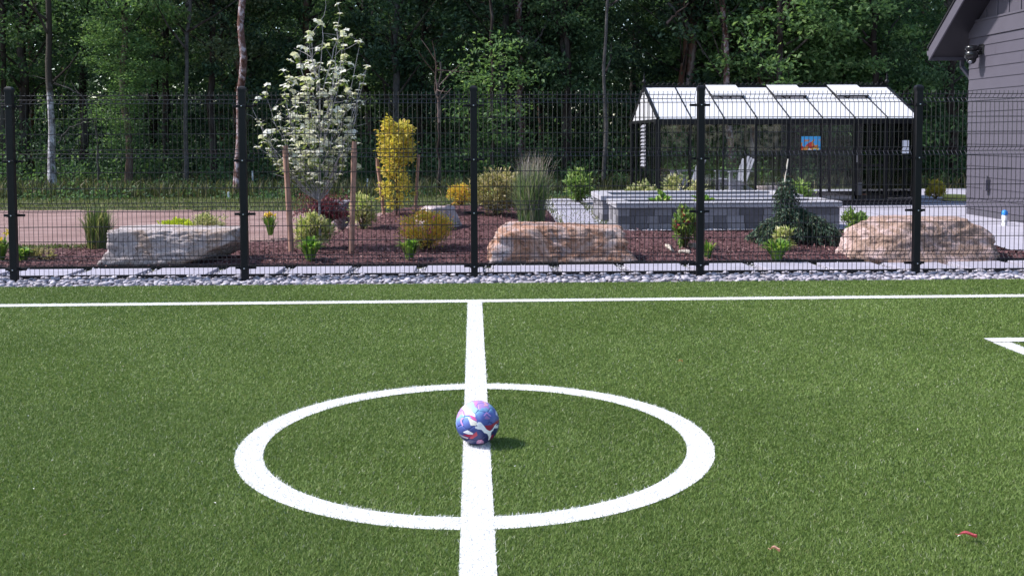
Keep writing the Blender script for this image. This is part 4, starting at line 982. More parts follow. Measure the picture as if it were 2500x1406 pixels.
# golden columnar maple
p, s = base_scale(968, 524); t = thing('golden_maple', 'narrow columnar golden yellow maple tied between two leaning stakes', 'small tree', p); r = np.random.default_rng(42)
tr = MB(); tr.tube([(0, 0, -.05), (0.01, 0, 60 * s), (-.01, 0, 150 * s), (0.02, 0, 225 * s)], [.02, .016, .01, .004], 6); 
fo = MB(); zs = [(30, 26, 40), (60, 34, 70), (85, 24, 40), (118, 34, 60), (140, 38, 90), (162, 40, 110), (185, 36, 95), (207, 33, 80), (222, 24, 40)]
for z, w, nclump in zs:
    for k in range(int(nclump * .36)):
        a = r.uniform(0, 2 * PI); rr = r.uniform(.2, 1.12) ** .6 * w * s; c = np.array((math.cos(a) * rr, math.sin(a) * rr, (z + r.uniform(-16, 14)) * s))
        n = 13; D = unit(n, r) * .8 + np.array((math.cos(a) * .8, math.sin(a) * .8, .35)); fo.leaves(c + r.normal(0, .036, (n, 3)), D, unit(n, r) * .7 + np.array((0, 0, 1.)), .075 * r.uniform(.6, 1.2, n), .55)
        if k % 3 == 0: tr.tube([(0, 0, c[2] - .12), c], .005, 4, False)
tr.build('trunk', M_twig, t, True); fo.build('foliage', M_gold, t, False, 'stuff')

def stake(label, pb, pt, rad, grp, flat=False):
    b_ = on_bed(*pb); top = at_depth(pt[0], pt[1], b_.y); h = top.z - b_.z; d = Vector((top.x - b_.x, 0, h))
    t = MB(); n = 7; pts = [(d.x * k / (n - 1), 0.006 * math.sin(k * 2.1), -0.05 + (h + .05) * k / (n - 1)) for k in range(n)]
    t.tube(pts, [rad * (1 + .05 * math.sin(k * 3)) for k in range(n)], 10)
    o = t.build('wooden_stake', M_stake, None, True); o.location = b_; return tag(o, label, 'stake', grp)
stake('round brown wooden stake left of the white flowering tree, leaning left', (712, 616), (696, 356), .036, 'tree stakes')
stake('straight brown wooden stake right of the white flowering tree', (858, 616), (865, 346), .036, 'tree stakes')
stake('thin leaning wooden stake left of the golden maple', (938, 520), (920, 386), .032, 'tree stakes')
stake('thin wooden stake right of the golden maple', (1013, 518), (1022, 378), .028, 'tree stakes')

# flowering dogwood
p, s = base_scale(782, 607); dog = thing('dogwood_tree', 'slender young dogwood covered in white flowers between two brown stakes', 'tree', p); r = np.random.default_rng(43)
H = (607 + 25) * s; tr = MB(); br = MB(); tips = []
def pz(px, py): q = at_depth(px, py, p.y); return np.array((q.x - p.x, 0, q.z - p.z))
tr.tube([(0, 0, -.05), pz(781, 560), pz(780, 490), pz(781, 440)], [.021, .019, .017, .013], 8); tr.build('trunk', M_twiggray, dog, True)
def limb(a, b_, bow, r0, r1, n=8, jit=.012):
    a = np.array(a, float); b_ = np.array(b_, float); tt = np.linspace(0, 1, n)[:, None]; c = (a + b_) / 2 + np.array(bow)
    Q = (1 - tt) ** 2 * a + 2 * tt * (1 - tt) * c + tt ** 2 * b_; Q[1:-1] += r.normal(0, jit, (n - 2, 3)); br.tube(Q, np.linspace(r0, r1, n), 5, False); return Q
root = pz(780, 490); lead = limb(pz(781, 440), pz(786, 60), (-.02, 0, 0), .013, .004, 14); tips.append(pz(795, -18)); limb(pz(786, 60), tips[-1], (0.02, 0, 0), .004, .002)
FLW = []; LFP = []
ends = [(640, 232, .3), (624, 262, -.3), (628, 300, .2), (700, 214, -.3), (690, 235, .1), (735, 145, -.2), (752, 80, .2), (760, 100, -.1), (742, 118, .3), (877, 105, .1), (843, 95, -.2), (893, 163, .1), (885, 190, -.2), (820, 100, .2), (828, 35, .1), (872, 235, -.3), (868, 265, .3), (650, 330, -.2), (668, 290, .35), (702, 270, .1), (640, 345, .3), (855, 310, -.35), (852, 345, .3), (735, 230, .35), (720, 200, -.35), (812, 170, .3), (845, 150, -.3), (690, 395, .4), (840, 375, .4), (665, 365, -.35), (800, 250, .4), (770, 280, -.4), (750, 330, .4), (825, 300, -.4), (715, 330, .35), (790, 350, -.4), (760, 200, -.3), (842, 225, .3), (732, 380, -.4), (812, 390, -.35)]
for k, (px, py, dy) in enumerate(ends):
    e = pz(px, py); e[1] = dy * .9
    z0 = e[2] - (abs(e[0]) * 1.9 + r.uniform(.5, .8)); z0 = max(z0, root[2])
    if z0 < lead[0][2]: a = root + (lead[0] - root) * ((z0 - root[2]) / (lead[0][2] - root[2]))
    else: a = lead[int(np.argmin(abs(lead[:, 2] - z0)))]
    Q = limb(a, e, (e[0] * .18, e[1] * .18, -.10), .0085, .003, 9); tips.append(e)
    for j in range(3, 9):
        q = Q[j]; FLW.append((q, j)); 
        for _ in range(2):
            if r.uniform() < .62:
                e2 = q + np.array((r.normal(0, .12), r.normal(0, .10), r.uniform(.03, .17))); br.tube([q, (q + e2) / 2 + r.normal(0, .01, 3), e2], [.003, .0025, .002], 4, False); FLW.append((e2, 9))
for q in tips: FLW.append((q, 9)); FLW.append((q + r.normal(0, .03, 3), 9))
for q in lead[5::2]: FLW.append((q, 9)); FLW.append((q + r.normal(0, .05, 3), 9))
br.build('branches', M_twiggray, dog, False, 'stuff')
fo = MB(); fl = []
for q, j in FLW:
    zpx = (q[2] / s); low = zpx < 235
    n = r.integers(1, 4) if zpx > 215 else r.integers(2, 5)
    if zpx > 430 and j < 9 and r.uniform() < .45: continue
    if r.uniform() < .25: continue
    a = r.uniform(0, 2 * PI, n); D = np.stack([np.cos(a), np.sin(a), r.uniform(-.9, .2, n)], -1); fo.leaves(q + r.normal(0, .015, (n, 3)), D, np.stack([np.cos(a) * .3, np.sin(a) * .3, np.ones(n)], -1), .088 * r.uniform(.6, 1.15, n), .6, -.12)
    prob = 1.0 if (q[2] / s > 215 and q[2] / s < 450 and abs(q[0] - .03) < .40) else .72
    if r.uniform() < prob: fl.append(q + np.array((0, 0, .03)))
    if prob > .8 and r.uniform() < .4: fl += [q + r.normal(0, .07, 3) * np.array((1.5, 1.5, 1)) + np.array((0, 0, .03)) for _ in range(1)]
fo.build('foliage', M_dogleaf, dog, False, 'stuff')
a4 = np.arange(4) * PI / 2
fm = MB().leaves(np.zeros((4, 3)), np.stack([np.cos(a4), np.sin(a4), np.full(4, -.42)], -1), np.repeat(np.array([[0, 0, 1.]]), 4, 0), .058, 1.0, .12)
fm.lathe([(0.007, 0.002), (0.006, .009), (.001, .011)], 6); fme = fm.mesh('flower', M_bract)
r.shuffle(fl)
xf = MB()
for q in fl[300:]:
    yaw = r.uniform(0, PI); D = np.stack([np.cos(a4 + yaw), np.sin(a4 + yaw), np.full(4, -.42)], -1); xf.leaves(np.repeat(q[None], 4, 0), D, np.repeat(np.array([[0, 0, 1.]]), 4, 0), .058 * r.uniform(.75, 1.25), 1.0, .12)
if len(fl) > 300: xf.build('flowers', M_bract, dog, False, 'stuff')
print('dogwood flowers', len(fl))
for i, q in enumerate(fl[:300]):
    o = put('flower', fme, dog, None, tuple(q), (r.uniform(-.3, 1.0), r.uniform(-.8, .8), r.uniform(0, PI))); k = r.uniform(.7, 1.35); o.scale = (k, k, k)

# weeping conifer with a cane
p, s = base_scale(1935, 596); t = thing('weeping_conifer', 'blue-green weeping conifer with drooping skirt and a pale cane', 'conifer', p); r = np.random.default_rng(44)
br = MB(); fo = MB(); top = (596 - 425) * s
def droop(q0, q1, drop, n=10, dens=20, nl=.072):
    tt = np.linspace(0, 1, n)[:, None]; c = (np.array(q0) + np.array(q1)) / 2 + np.array((0, 0, drop)); Q = (1 - tt) ** 2 * np.array(q0) + 2 * tt * (1 - tt) * c + tt ** 2 * np.array(q1)
    Q[1:] += r.normal(0, .008, (n - 1, 3)); br.tube(Q, np.linspace(.008, .002, n), 4, False)
    for a, b_ in zip(Q[:-1], Q[1:]):
        m = dens; g = a + (b_ - a) * r.uniform(0, 1, (m, 1)) + r.normal(0, .018, (m, 3)); fo.leaves(g, unit(m, r) * .7 + (b_ - a) / (np.linalg.norm(b_ - a) + 1e-6) * .8 + np.array((0, 0, -.35)), unit(m, r), nl * r.uniform(.6, 1.2, m), .28)
spine = [(-.10, 0, .0), (-.13, 0, .35), (-.10, .0, .7), (-.12, 0, .95), (-.03, 0, top - .02), (.06, 0, top - .10)]
br.tube(spine, [.022, .02, .016, .013, .008, .004], 6)
for k in range(56):
    z = r.uniform(.40, top); x0 = -.10; a = r.uniform(0, 2 * PI); R = r.uniform(.05, .20)
    droop((x0, 0, z), (x0 + math.cos(a) * R, math.sin(a) * R, z - r.uniform(.18, .5)), .08, 8, 16)
for k in range(92):
    a = r.uniform(0, 2 * PI); x1 = r.uniform(-.58, .62); y1 = r.uniform(-.38, .38); zt = .50 - .2 * abs(x1) if x1 > -.05 else .40
    droop((r.uniform(-.1, .0) if x1 < .1 else .05, 0, zt * .95), (x1, y1, r.uniform(.03, .16)), .22 if x1 > 0 else .12, 11, 19)
br.build('branches', M_twig, t, False, 'stuff'); fo.build('foliage', M_conif, t, False, 'stuff')
MB().tube([(-.11, -.03, .3), (-.125, -.03, .9), (-.085, -.03, (596 - 385) * s)], [.011, .01, .009], 6).build('cane', M_cane, t)

# coil of yellow hose at the building corner, stump and markers
p = at(2332, 491); hz = MB(); th = np.linspace(0, 14 * 2 * PI, 420); rr = .27 + .05 * np.sin(th * .37) - .012 * (th / (2 * PI) % 3); 
hz.tube(np.stack([rr * np.cos(th) + .02 * np.sin(th * .21), rr * .8 * np.sin(th), .02 + .009 * (th / (2 * PI)) + .01 * np.sin(th * .5)], -1), .016, 6)
ho = hz.build('garden_hose', plain('yellow_hose', (0.62, 0.60, 0.16), 0.45, 0.4, 0, 0.1), None, True); ho.location = p; tag(ho, 'loose coil of pale yellow hose lying at the building corner', 'hose')

# ================================================================== lawn and meadow
def blade_patch(name, n, xr, yr, hr, w, m, seed, fn=None, z=-.015):
    r = np.random.default_rng(seed); x = r.uniform(*xr, n); y = yr[0] + (yr[1] - yr[0]) * r.uniform(0, 1, n) ** 1.3
    if fn is not None: k = fn(x, y); x, y = x[k], y[k]
    hh = r.uniform(*hr, len(x)); 
    V, F4, F3 = blade_field(x, y, hr[0], hr[1], np.full(len(x), w), r, .5, z)
    mb = MB(); mb.add(V, F4); mb.n -= len(V); mb.add(V[:0], F3); mb.n += len(V); return mb.build(name, m, None, False, 'stuff')
M_lawnblade = leafmat('lawn_blade', [(0, (0.06, 0.085, 0.03)), (0.6, (0.12, 0.145, 0.055)), (0.9, (0.22, 0.225, 0.10)), (1, (0.36, 0.29, 0.19))], .3)
M_meadow = leafmat('meadow_blade', [(0, (0.03, 0.042, 0.018)), (0.6, (0.066, 0.084, 0.034)), (0.9, (0.15, 0.145, 0.07)), (1, (0.28, 0.22, 0.14))], .3)
bedd = lambda x, y: ~seg_dist(np.stack([x, y], -1), BED)[1]
dp = [(v.co.x, v.co.y) for v in [o for o in COL.objects if o.name == 'dirt_patch'][0].data.vertices]
nodirt = lambda x, y: bedd(x, y) & ~seg_dist(np.stack([x, y], -1), dp)[1]
blade_patch('lawn_grass', 26000, (-11, -1), (14.1, 16.4), (.02, .06), .010, M_lawnblade, 71, nodirt)
blade_patch('lawn_grass', 46000, (-16, 2.6), (17.5, 27.5), (.03, .09), .016, M_lawnblade, 72, nodirt)
blade_patch('meadow_grass', 24000, (-18, 24), (26.5, 33.5), (.12, .5), .03, M_meadow, 73, lambda x, y: ~((x > 2.4) & (y < 29.2)))

# ================================================================== woodland
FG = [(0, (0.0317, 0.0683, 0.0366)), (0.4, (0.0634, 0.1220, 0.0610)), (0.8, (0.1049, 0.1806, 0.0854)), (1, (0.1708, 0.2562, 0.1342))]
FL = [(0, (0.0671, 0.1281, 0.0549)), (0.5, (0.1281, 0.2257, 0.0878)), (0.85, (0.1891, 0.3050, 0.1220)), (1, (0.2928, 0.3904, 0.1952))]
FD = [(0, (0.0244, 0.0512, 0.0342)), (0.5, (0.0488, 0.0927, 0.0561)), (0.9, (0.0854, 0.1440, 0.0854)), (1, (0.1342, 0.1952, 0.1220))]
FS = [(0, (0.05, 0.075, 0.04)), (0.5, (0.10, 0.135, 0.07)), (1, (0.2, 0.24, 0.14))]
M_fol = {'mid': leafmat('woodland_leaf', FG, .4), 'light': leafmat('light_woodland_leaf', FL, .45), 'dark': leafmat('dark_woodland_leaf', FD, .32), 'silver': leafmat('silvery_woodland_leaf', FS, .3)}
def crown_mesh(seed, R, z0, z1, ncl, nleaf, leaf, m):
    r = np.random.default_rng(seed); mb = MB()
    a = r.uniform(0, 2 * PI, ncl); rr = np.sqrt(r.uniform(0.02, 1, ncl)) * R; z = r.uniform(z0, z1, ncl)
    rr *= np.clip(0.55 + .6 * np.sin((z - z0) / (z1 - z0) * PI), .3, 1.1)
    C = np.stack([np.cos(a) * rr, np.sin(a) * rr, z], -1); sz = r.uniform(.35, .85, ncl)
    i = r.integers(0, ncl, nleaf); g = r.normal(0, 1, (nleaf, 3)) * np.array((.55, .55, .30)); g = g * sz[i][:, None] + C[i]
    g[:, 2] -= 0.12 * np.hypot(g[:, 0] - C[i][:, 0], g[:, 1] - C[i][:, 1])
    D = unit(nleaf, r) + np.array((0, 0, -.35)) + (C[i] / (np.linalg.norm(C[i], axis=1)[:, None])) * .4; N = unit(nleaf, r) * .75 + np.array((0, 0, 1.))
    mb.leaves(g, D, N, leaf * r.uniform(.6, 1.3, nleaf), .55)
    me = mb.mesh('crown', m); lb = MB()
    for k in range(min(ncl, 34)):
        c = C[k]; zb = max(c[2] - r.uniform(.5, 1.6) - .25 * np.hypot(c[0], c[1]), .5); mid = c * np.array((.5, .5, 0)) + np.array((r.normal(0, .12), r.normal(0, .12), (zb + c[2]) / 2 - .05)); lb.tube([(0, 0, zb), mid, c], [.045, .028, .008], 5, False)
    return me, lb.mesh('limbs', M_bark_dark)
CR_ = {}
for key, args in {'mid': (1, 2.4, 1.6, 12, 80, 9500, .17), 'light': (2, 2.3, 1.2, 11.5, 76, 9500, .18), 'dark': (3, 2.6, 2.0, 12.5, 84, 10500, .17), 'silver': (4, 2.2, 3.4, 11, 60, 8000, .15)}.items(): CR_[key] = crown_mesh(*args, M_fol[key])
CR_['small'] = crown_mesh(9, 1.0, .4, 5.6, 40, 2600, .15, M_fol['light']); CR_['mid2'] = crown_mesh(5, 2.5, 2.4, 12, 80, 9500, .16, M_fol['mid']); CR_['dark2'] = crown_mesh(6, 2.7, 1.0, 12.5, 90, 11000, .19, M_fol['dark']); CR_['light2'] = crown_mesh(8, 2.6, .6, 10.5, 84, 10500, .19, M_fol['light'])
TRK = []
def tree(label, px, pyb, pxt, r0, bark, crown, Y=None, grp=None, cz=0.0, kink=.08, seed=0, cs=1.0, pyt=0, limbs=True, H=10.0, coff=(0, 0)):
    """trunk through two sightings (base pixel, top pixel) at its own distance"""
    b_ = at(px, pyb, -.05) if Y is None else Vector((at_depth(px, 400, Y).x, Y, -.05))
    tp = at_depth(pxt, pyt, b_.y); k = H / max(tp.z + .05, 1); dx = (tp.x - b_.x) * k
    t = thing('forest_tree', label, 'tree', b_, 0, grp); r = np.random.default_rng(seed + 100)
    n = 12; zz = np.linspace(-.1, H, n); xx = dx * zz / H + r.normal(0, kink, n) * np.minimum(1, zz / 2); yy = r.normal(0, kink, n); xx[0] = 0
    rad = r0 * (1.0 - .5 * zz / H); rad[0] *= 1.45; rad[1] *= 1.08
    zs = np.concatenate([np.linspace(-.1, .5, 3)[:-1], np.linspace(.5, H, 22)]); xs = np.interp(zs, zz, xx); ys = np.interp(zs, zz, yy); rs = np.interp(zs, zz, rad) * r.uniform(.94, 1.06, len(zs)); rs[0] = r0 * 1.5; rs[1] = r0 * 1.2
    MB().tube(np.stack([xs, ys, zs], -1), rs, 9, False).build('trunk', bark, t, True)
    if crown:
        me, lb = CR_[crown]; a = r.uniform(0, 2 * PI)
        c = put('crown', me, t, None, (dx * .5 + coff[0], coff[1], cz), (0, 0, a)); c.scale = (cs, cs, .8 if b_.y < 43 else .92)
        if limbs: l = put('limbs', lb, t, 'stuff', (dx * .5, 0, cz), (0, 0, a)); l.scale = (cs, cs, 1)
    return t
T = tree
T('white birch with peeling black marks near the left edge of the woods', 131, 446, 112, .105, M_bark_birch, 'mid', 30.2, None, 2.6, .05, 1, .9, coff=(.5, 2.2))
T('pale brown kinked trunk with leafy green branches, right of the white birch', 311, 424, 300, .105, M_bark_brown, 'light', 30.6, None, 2.2, .10, 2, .72, coff=(.1, .7))
_t = [o for o in COL.objects if o.name.startswith('forest_tree') and 'pale brown kinked' in o['label']][0]
for _x, _y, _z in ((-.25, -.5, 3.3), (.55, -.6, 2.2), (-.1, -.4, 1.0)):
    _o = put('crown', CR_['small'][0], _t, None, (_x, _y, _z), (0, 0, _x * 9)); _o.scale = (.6, .6, .36)
T('tall rusty trunk with pale patches rising behind the second fence post', 581, 483, 596, .115, M_bark_mott, None, None, None, 2.5, .05, 3)
T('slim grey trunk standing alone between the birch and the second fence post', 452, 452, 455, .07, M_bark_gray, 'silver', 30.8, None, 1.5, .05, 4, 1.0, coff=(1.6, 2.4))
T('dark straight trunk with sky gaps around it in the upper left woods', 200, 440, 208, .15, M_bark_dark, 'dark', 36.5, None, 2.2, .06, 5, .8)
T('mid grey trunk half hidden in leaves above the golden maple', 966, 452, 965, .13, M_bark_gray, 'mid2', 33.5, None, .6, .05, 6, .9, coff=(.5, 1.4))
T('thin reddish trunk with bare twigs between golden maple and middle post', 1072, 478, 1070, .045, M_bark_dark, None, None, None, 0, .04, 7, H=3.6)
T('tall rusty mottled trunk right of the middle fence post', 1268, 452, 1272, .12, M_bark_mott, 'dark', None, None, 2.0, .04, 8, .8, coff=(-.4, 2.2))
T('dark reddish trunk close behind the tall mottled trunk', 1322, 440, 1318, .09, M_bark_rust, 'dark2', 37, None, 1.4, .05, 9, .8)
T('slim pale trunk left of the greenhouse gable', 1474, 461, 1480, .06, M_bark_gray, 'dark', None, None, 2.5, .05, 10, .8, coff=(.3, 2.8))
T('rusty trunk above the left part of the greenhouse roof', 1655, 450, 1668, .13, M_bark_rust, 'mid', 34, None, 1.6, .07, 11, .8, coff=(.2, 2))
T('straight rusty brown trunk left of the leaning one above the roof', 1724, 450, 1728, .14, M_bark_rust, 'mid2', 35, None, 1.5, .04, 12, .8, coff=(-.3, 2))
T('mottled trunk leaning left at its top above the greenhouse roof', 1793, 462, 1757, .11, M_bark_mott, 'light', 31.5, None, 2.6, .04, 13, .75, coff=(.8, 1.7))
T('mossy trunk leaning right at its top beside the leaning mottled one', 1834, 462, 1862, .11, M_bark_rust, 'light2', 32, None, 2.6, .05, 14, .8, coff=(1.2, 1.0))
T('dark trunk deep in bright foliage above the right roof', 2048, 450, 2052, .12, M_bark_rust, 'light2', 36, None, .8, .05, 15, 1.1, coff=(-.8, -1.4))
T('leafy tree filling the gap between greenhouse and grey building', 2330, 470, 2320, .13, M_bark_dark, 'mid2', 31, None, -.4, .05, 16, .75)
T('small bright green tree with loose leaves just right of the middle post', 1203, 455, 1200, .07, M_bark_dark, 'small', 30.5, None, -.1, .05, 17, 1.0, limbs=False, H=6.2)
T('light green tree with silvery leaves at upper left of the second post', 520, 450, 518, .12, M_bark_dark, 'silver', 32, None, 1.1, .05, 18, .9)
T('tall bare dark trunk at the far left edge of the woods', 12, 450, 6, .10, M_bark_dark, None, 34, None, 0, .06, 19)
T('bright green spreading tree behind the greenhouse roof at right', 1945, 455, 1950, .13, M_bark_dark, 'light2', 33, None, 1.2, .05, 20, 1.15)
T('broad bright leafed tree behind the ridge of the greenhouse near its right finial', 2130, 455, 2135, .12, M_bark_dark, 'light2', 31.5, None, .9, .05, 28, .95)
T('fresh green leafy tree behind the middle of the greenhouse ridge', 1895, 455, 1905, .11, M_bark_dark, 'light', 31.0, None, 1.3, .05, 29, .95)
T('leafy tree with pale leaf tips crowding the upper right of the leaning trunks', 2010, 455, 2000, .11, M_bark_dark, 'light', 34.5, None, 2.2, .05, 30, 1.1)
T('mid green leafy tree above the feathery grass right of the middle post', 1385, 450, 1380, .11, M_bark_dark, 'mid', 33.0, None, 1.4, .05, 31, .9)
# deeper trees: nothing tells them apart
fr = random.Random(17); keys = ['mid', 'dark', 'dark2', 'mid2', 'dark', 'dark2', 'light', 'mid']
def deep(x, y, key, cs, cz, grp):
    r0 = fr.uniform(.09, .17); bk = fr.choice([M_bark_dark, M_bark_dark, M_bark_rust, M_bark_gray]); lab = LFN[key] + ' forest tree with a ' + BKN[bk.name] + ' trunk, crowded in the woods ' + ('near their edge' if y < 38.4 else 'farther back')
    px = FPX * math.tan(math.atan2(x, y) - YAW) + PPX
    T(lab, px, 0, px + fr.uniform(-14, 14), r0, bk, key, y, grp, cz, .07, fr.randrange(9999), cs)
BKN = {M_bark_dark.name: 'dark', M_bark_rust.name: 'rusty', M_bark_gray.name: 'grey'}; LFN = {'mid': 'mid green', 'mid2': 'mid green', 'dark': 'deep green', 'dark2': 'deep green', 'light': 'fresh green', 'light2': 'fresh green'}
for row, (Y, step, czr) in enumerate(((35.5, 2.9, (.6, 2.0)), (40.5, 3.1, (.0, 1.4)), (46, 3.5, (-.6, 1.0)), (53, 4.0, (-1, .8)))):
    x = -.50 * Y - 2
    while x < .56 * Y + 3:
        xx = x + fr.uniform(-.9, .9); pxx = FPX * math.tan(math.atan2(xx, Y) - YAW) + PPX
        skip = (pxx < 120 and row >= 2) or (170 < pxx < 240 and row in (2, 3)) or (1500 < pxx < 1550 and row >= 3)
        ky = fr.choice(keys)
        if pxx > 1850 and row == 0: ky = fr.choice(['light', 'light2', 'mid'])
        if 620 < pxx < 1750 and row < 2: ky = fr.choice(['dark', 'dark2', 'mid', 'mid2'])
        if not skip: deep(xx, Y + fr.uniform(-1.6, 1.6), ky, fr.uniform(.8, 1.1), fr.uniform(*czr), 'trees in the crowded woods')
        x += step
# far mass of leaves closing the view, leafy undergrowth along the edge
def leaf_mass(name, n, fn, leaf, m, seed):
    r = np.random.default_rng(seed); P = fn(r, n); n = len(P); D = unit(n, r) + np.array((0, 0, -.2)); N = unit(n, r) * .8 + np.array((0, 0, 1.))
    return MB().leaves(P, D, N, leaf * r.uniform(.6, 1.3, n), .6).build(name, m, None, False, 'stuff')
def far_fn(r, n):
    x = r.uniform(-46, 46, n); y = r.uniform(58, 72, n); z = r.uniform(0, 15, n) 
    px = FPX * x / y + 1155; gap = (np.sin(x * 1.7) * np.sin(z * 1.3 + x * .6) > .58) & (px < 560) & (z > 3.5)
    gap |= (np.abs(px - 1535) < 35) & (z > 8.2) & (np.sin(x * 3) * np.sin(z * 2.1) > -.2)
    return np.stack([x, y, z], -1)[~gap]
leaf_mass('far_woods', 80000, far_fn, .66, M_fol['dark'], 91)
CL = np.random.default_rng(8); ncl = 420
ux = CL.uniform(-18, 22, ncl); uy = CL.uniform(30.0, 36.5, ncl); uh = CL.uniform(.35, 1.9, ncl) * np.clip((uy - 29.2) / 3, .35, 1.25)
def under_fn(r, n):
    i = r.integers(0, ncl, n); g = r.normal(0, 1, (n, 3)) * np.array((.42, .42, .30)); P = np.stack([ux[i], uy[i], uh[i] * r.uniform(.25, 1, n)], -1) + g * np.clip(uh[i], .5, 1.3)[:, None] * .7
    return P[(P[:, 2] > 0) & ~((P[:, 0] > 2.3) & (P[:, 1] < 29.6))]
leaf_mass('undergrowth', 42000, under_fn, .13, M_fol['mid'], 92)
def under2(r, n):
    P = under_fn(r, n); P[:, 2] *= 1.15; P[:, 1] -= .4; return P[P[:, 2] > 0]
def meadow_weeds(r, n):
    c = 150; cx = CL.uniform(-16, 3, c); cy = CL.uniform(25.5, 30.5, c); i = r.integers(0, c, n); hgt = CL.uniform(.1, .45, c)
    P = np.stack([cx[i], cy[i], np.zeros(n)], -1) + r.normal(0, 1, (n, 3)) * np.array((.3, .25, .0)); P[:, 2] = r.uniform(0, 1, n) * hgt[i] * np.exp(-((P[:, 0] - cx[i]) / .4) ** 2); return P
leaf_mass('meadow_weeds', 9000, meadow_weeds, .10, M_fol['mid'], 95)
def behind_fn(r, n):
    x = r.uniform(-45, 50, n); y = r.uniform(-40, -32, n); h = np.where(x < 13, 4.2 + np.sin(x * .7), 13 + 3 * np.sin(x * .6)); return np.stack([x, y, r.uniform(0, 1, n) * h], -1)
leaf_mass('far_woods', 14000, behind_fn, .75, M_fol['mid'], 96)
leaf_mass('undergrowth', 7000, under2, .13, M_fol['light'], 93)
def mid_fn(r, n):
    x = r.uniform(-32, 36, n); y = r.uniform(38, 55, n); z = r.uniform(0, 1, n) ** 1.3 * (2.2 + 2.2 * np.sin(x * .9 + y * .5) ** 2) 
    return np.stack([x, y, z], -1)
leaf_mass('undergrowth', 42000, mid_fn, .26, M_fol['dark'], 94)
# bare arching and leaning branches
def bare(label, pts, rad, Y, m, sub=0, seed=0):
    r = np.random.default_rng(seed); P = [at_depth(x, y, Y) for x, y in pts]; o = P[0]; Q = np.array([(p - o)[:] for p in P]); 
    tt = np.linspace(0, len(Q) - 1, len(Q) * 4); QQ = np.stack([np.interp(tt, range(len(Q)), Q[:, k]) for k in range(3)], -1); QQ[1:-1] += r.normal(0, .02, (len(QQ) - 2, 3))
    mb = MB(); mb.tube(QQ, np.linspace(rad, rad * .35, len(QQ)), 5)
    for k in range(sub):
        i = r.integers(2, len(QQ)); d = np.array((r.normal(0, .5), r.normal(0, .3), r.uniform(-.1, .7))); mb.tube([QQ[i], QQ[i] + d * .5 + r.normal(0, .04, 3), QQ[i] + d], [rad * .4, rad * .3, rad * .15], 4, False)
    ob = mb.build('bare_branch', m, None, True); ob.location = o; return tag(ob, label, 'branch')
bare('grey arching bare sapling between birch and pale brown trunk', [(240, 440), (238, 330), (215, 250), (170, 215), (130, 205)], .035, 30.5, M_bark_gray, 6, 1)
bare('thin grey bare sapling bending right toward the pale brown trunk', [(142, 350), (170, 312), (210, 300), (270, 290), (310, 325)], .025, 30.8, M_bark_gray, 4, 2)
bare('pale broken branch leaning left beside the tall mottled trunk', [(1282, 152), (1305, 105), (1330, 70), (1352, 20)], .055, 33, M_bark_gray, 2, 3)
bare('long dead branch slanting down right above the greenhouse', [(1630, 8), (1665, 45), (1700, 90), (1718, 135)], .05, 32.5, M_bark_gray, 3, 4)
bare('short dead branch crossing the slanting one above the greenhouse', [(1628, 58), (1655, 30), (1682, 8)], .05, 32, M_bark_brown, 1, 5)
bare('pale dead branch rising right in the bright foliage at right', [(2160, 98), (2180, 62), (2205, 35), (2222, 18)], .05, 32, M_bark_gray, 2, 6)
bare('twiggy bare sapling with upright stems left of the middle fence post', [(1072, 300), (1070, 250), (1066, 200), (1064, 150)], .04, 27, M_bark_brown, 12, 7)
# markers, stump
M_wst = plain('white_marker', (0.72, 0.72, 0.72), 0.6, 0.3)
for px, pyb, pyt, lab in ((558, 490, 469, 'short white survey marker left of the second fence post'), (617, 466, 418, 'thin white marker stake right of the second fence post'), (897, 470, 436, 'thin white marker stake left of the golden maple')):
    b_ = at(px, pyb, -.05); hgt = at_depth(px, pyt, b_.y).z + .05; o = MB().bevbox(-.025, .025, -.012, .012, 0, hgt, .004).build('marker_stake', M_wst); o.location = b_; tag(o, lab, 'marker stake', 'white marker stakes')
b_ = at(92, 476, -.05); stp = thing('tree_stump', 'broken dark stump with pale splinters at the meadow edge on the left', 'stump', b_); r = np.random.default_rng(3)
mb = MB(); th = np.arange(14) * 2 * PI / 14; mb.tube([(0, 0, -.05), (.02, 0, .1), (.0, 0, .22)], [.30, .24, .2], 14); mb.build('stump_body', M_bark_dark, stp)
mb = MB(); [mb.tube([(.15 * math.cos(a), .15 * math.sin(a), .15), (.17 * math.cos(a) + r.normal(0, .08), .17 * math.sin(a), r.uniform(.28, .5))], [.03, .006], 4) for a in th]; mb.build('splinters', M_bark_gray, stp, False, 'stuff')
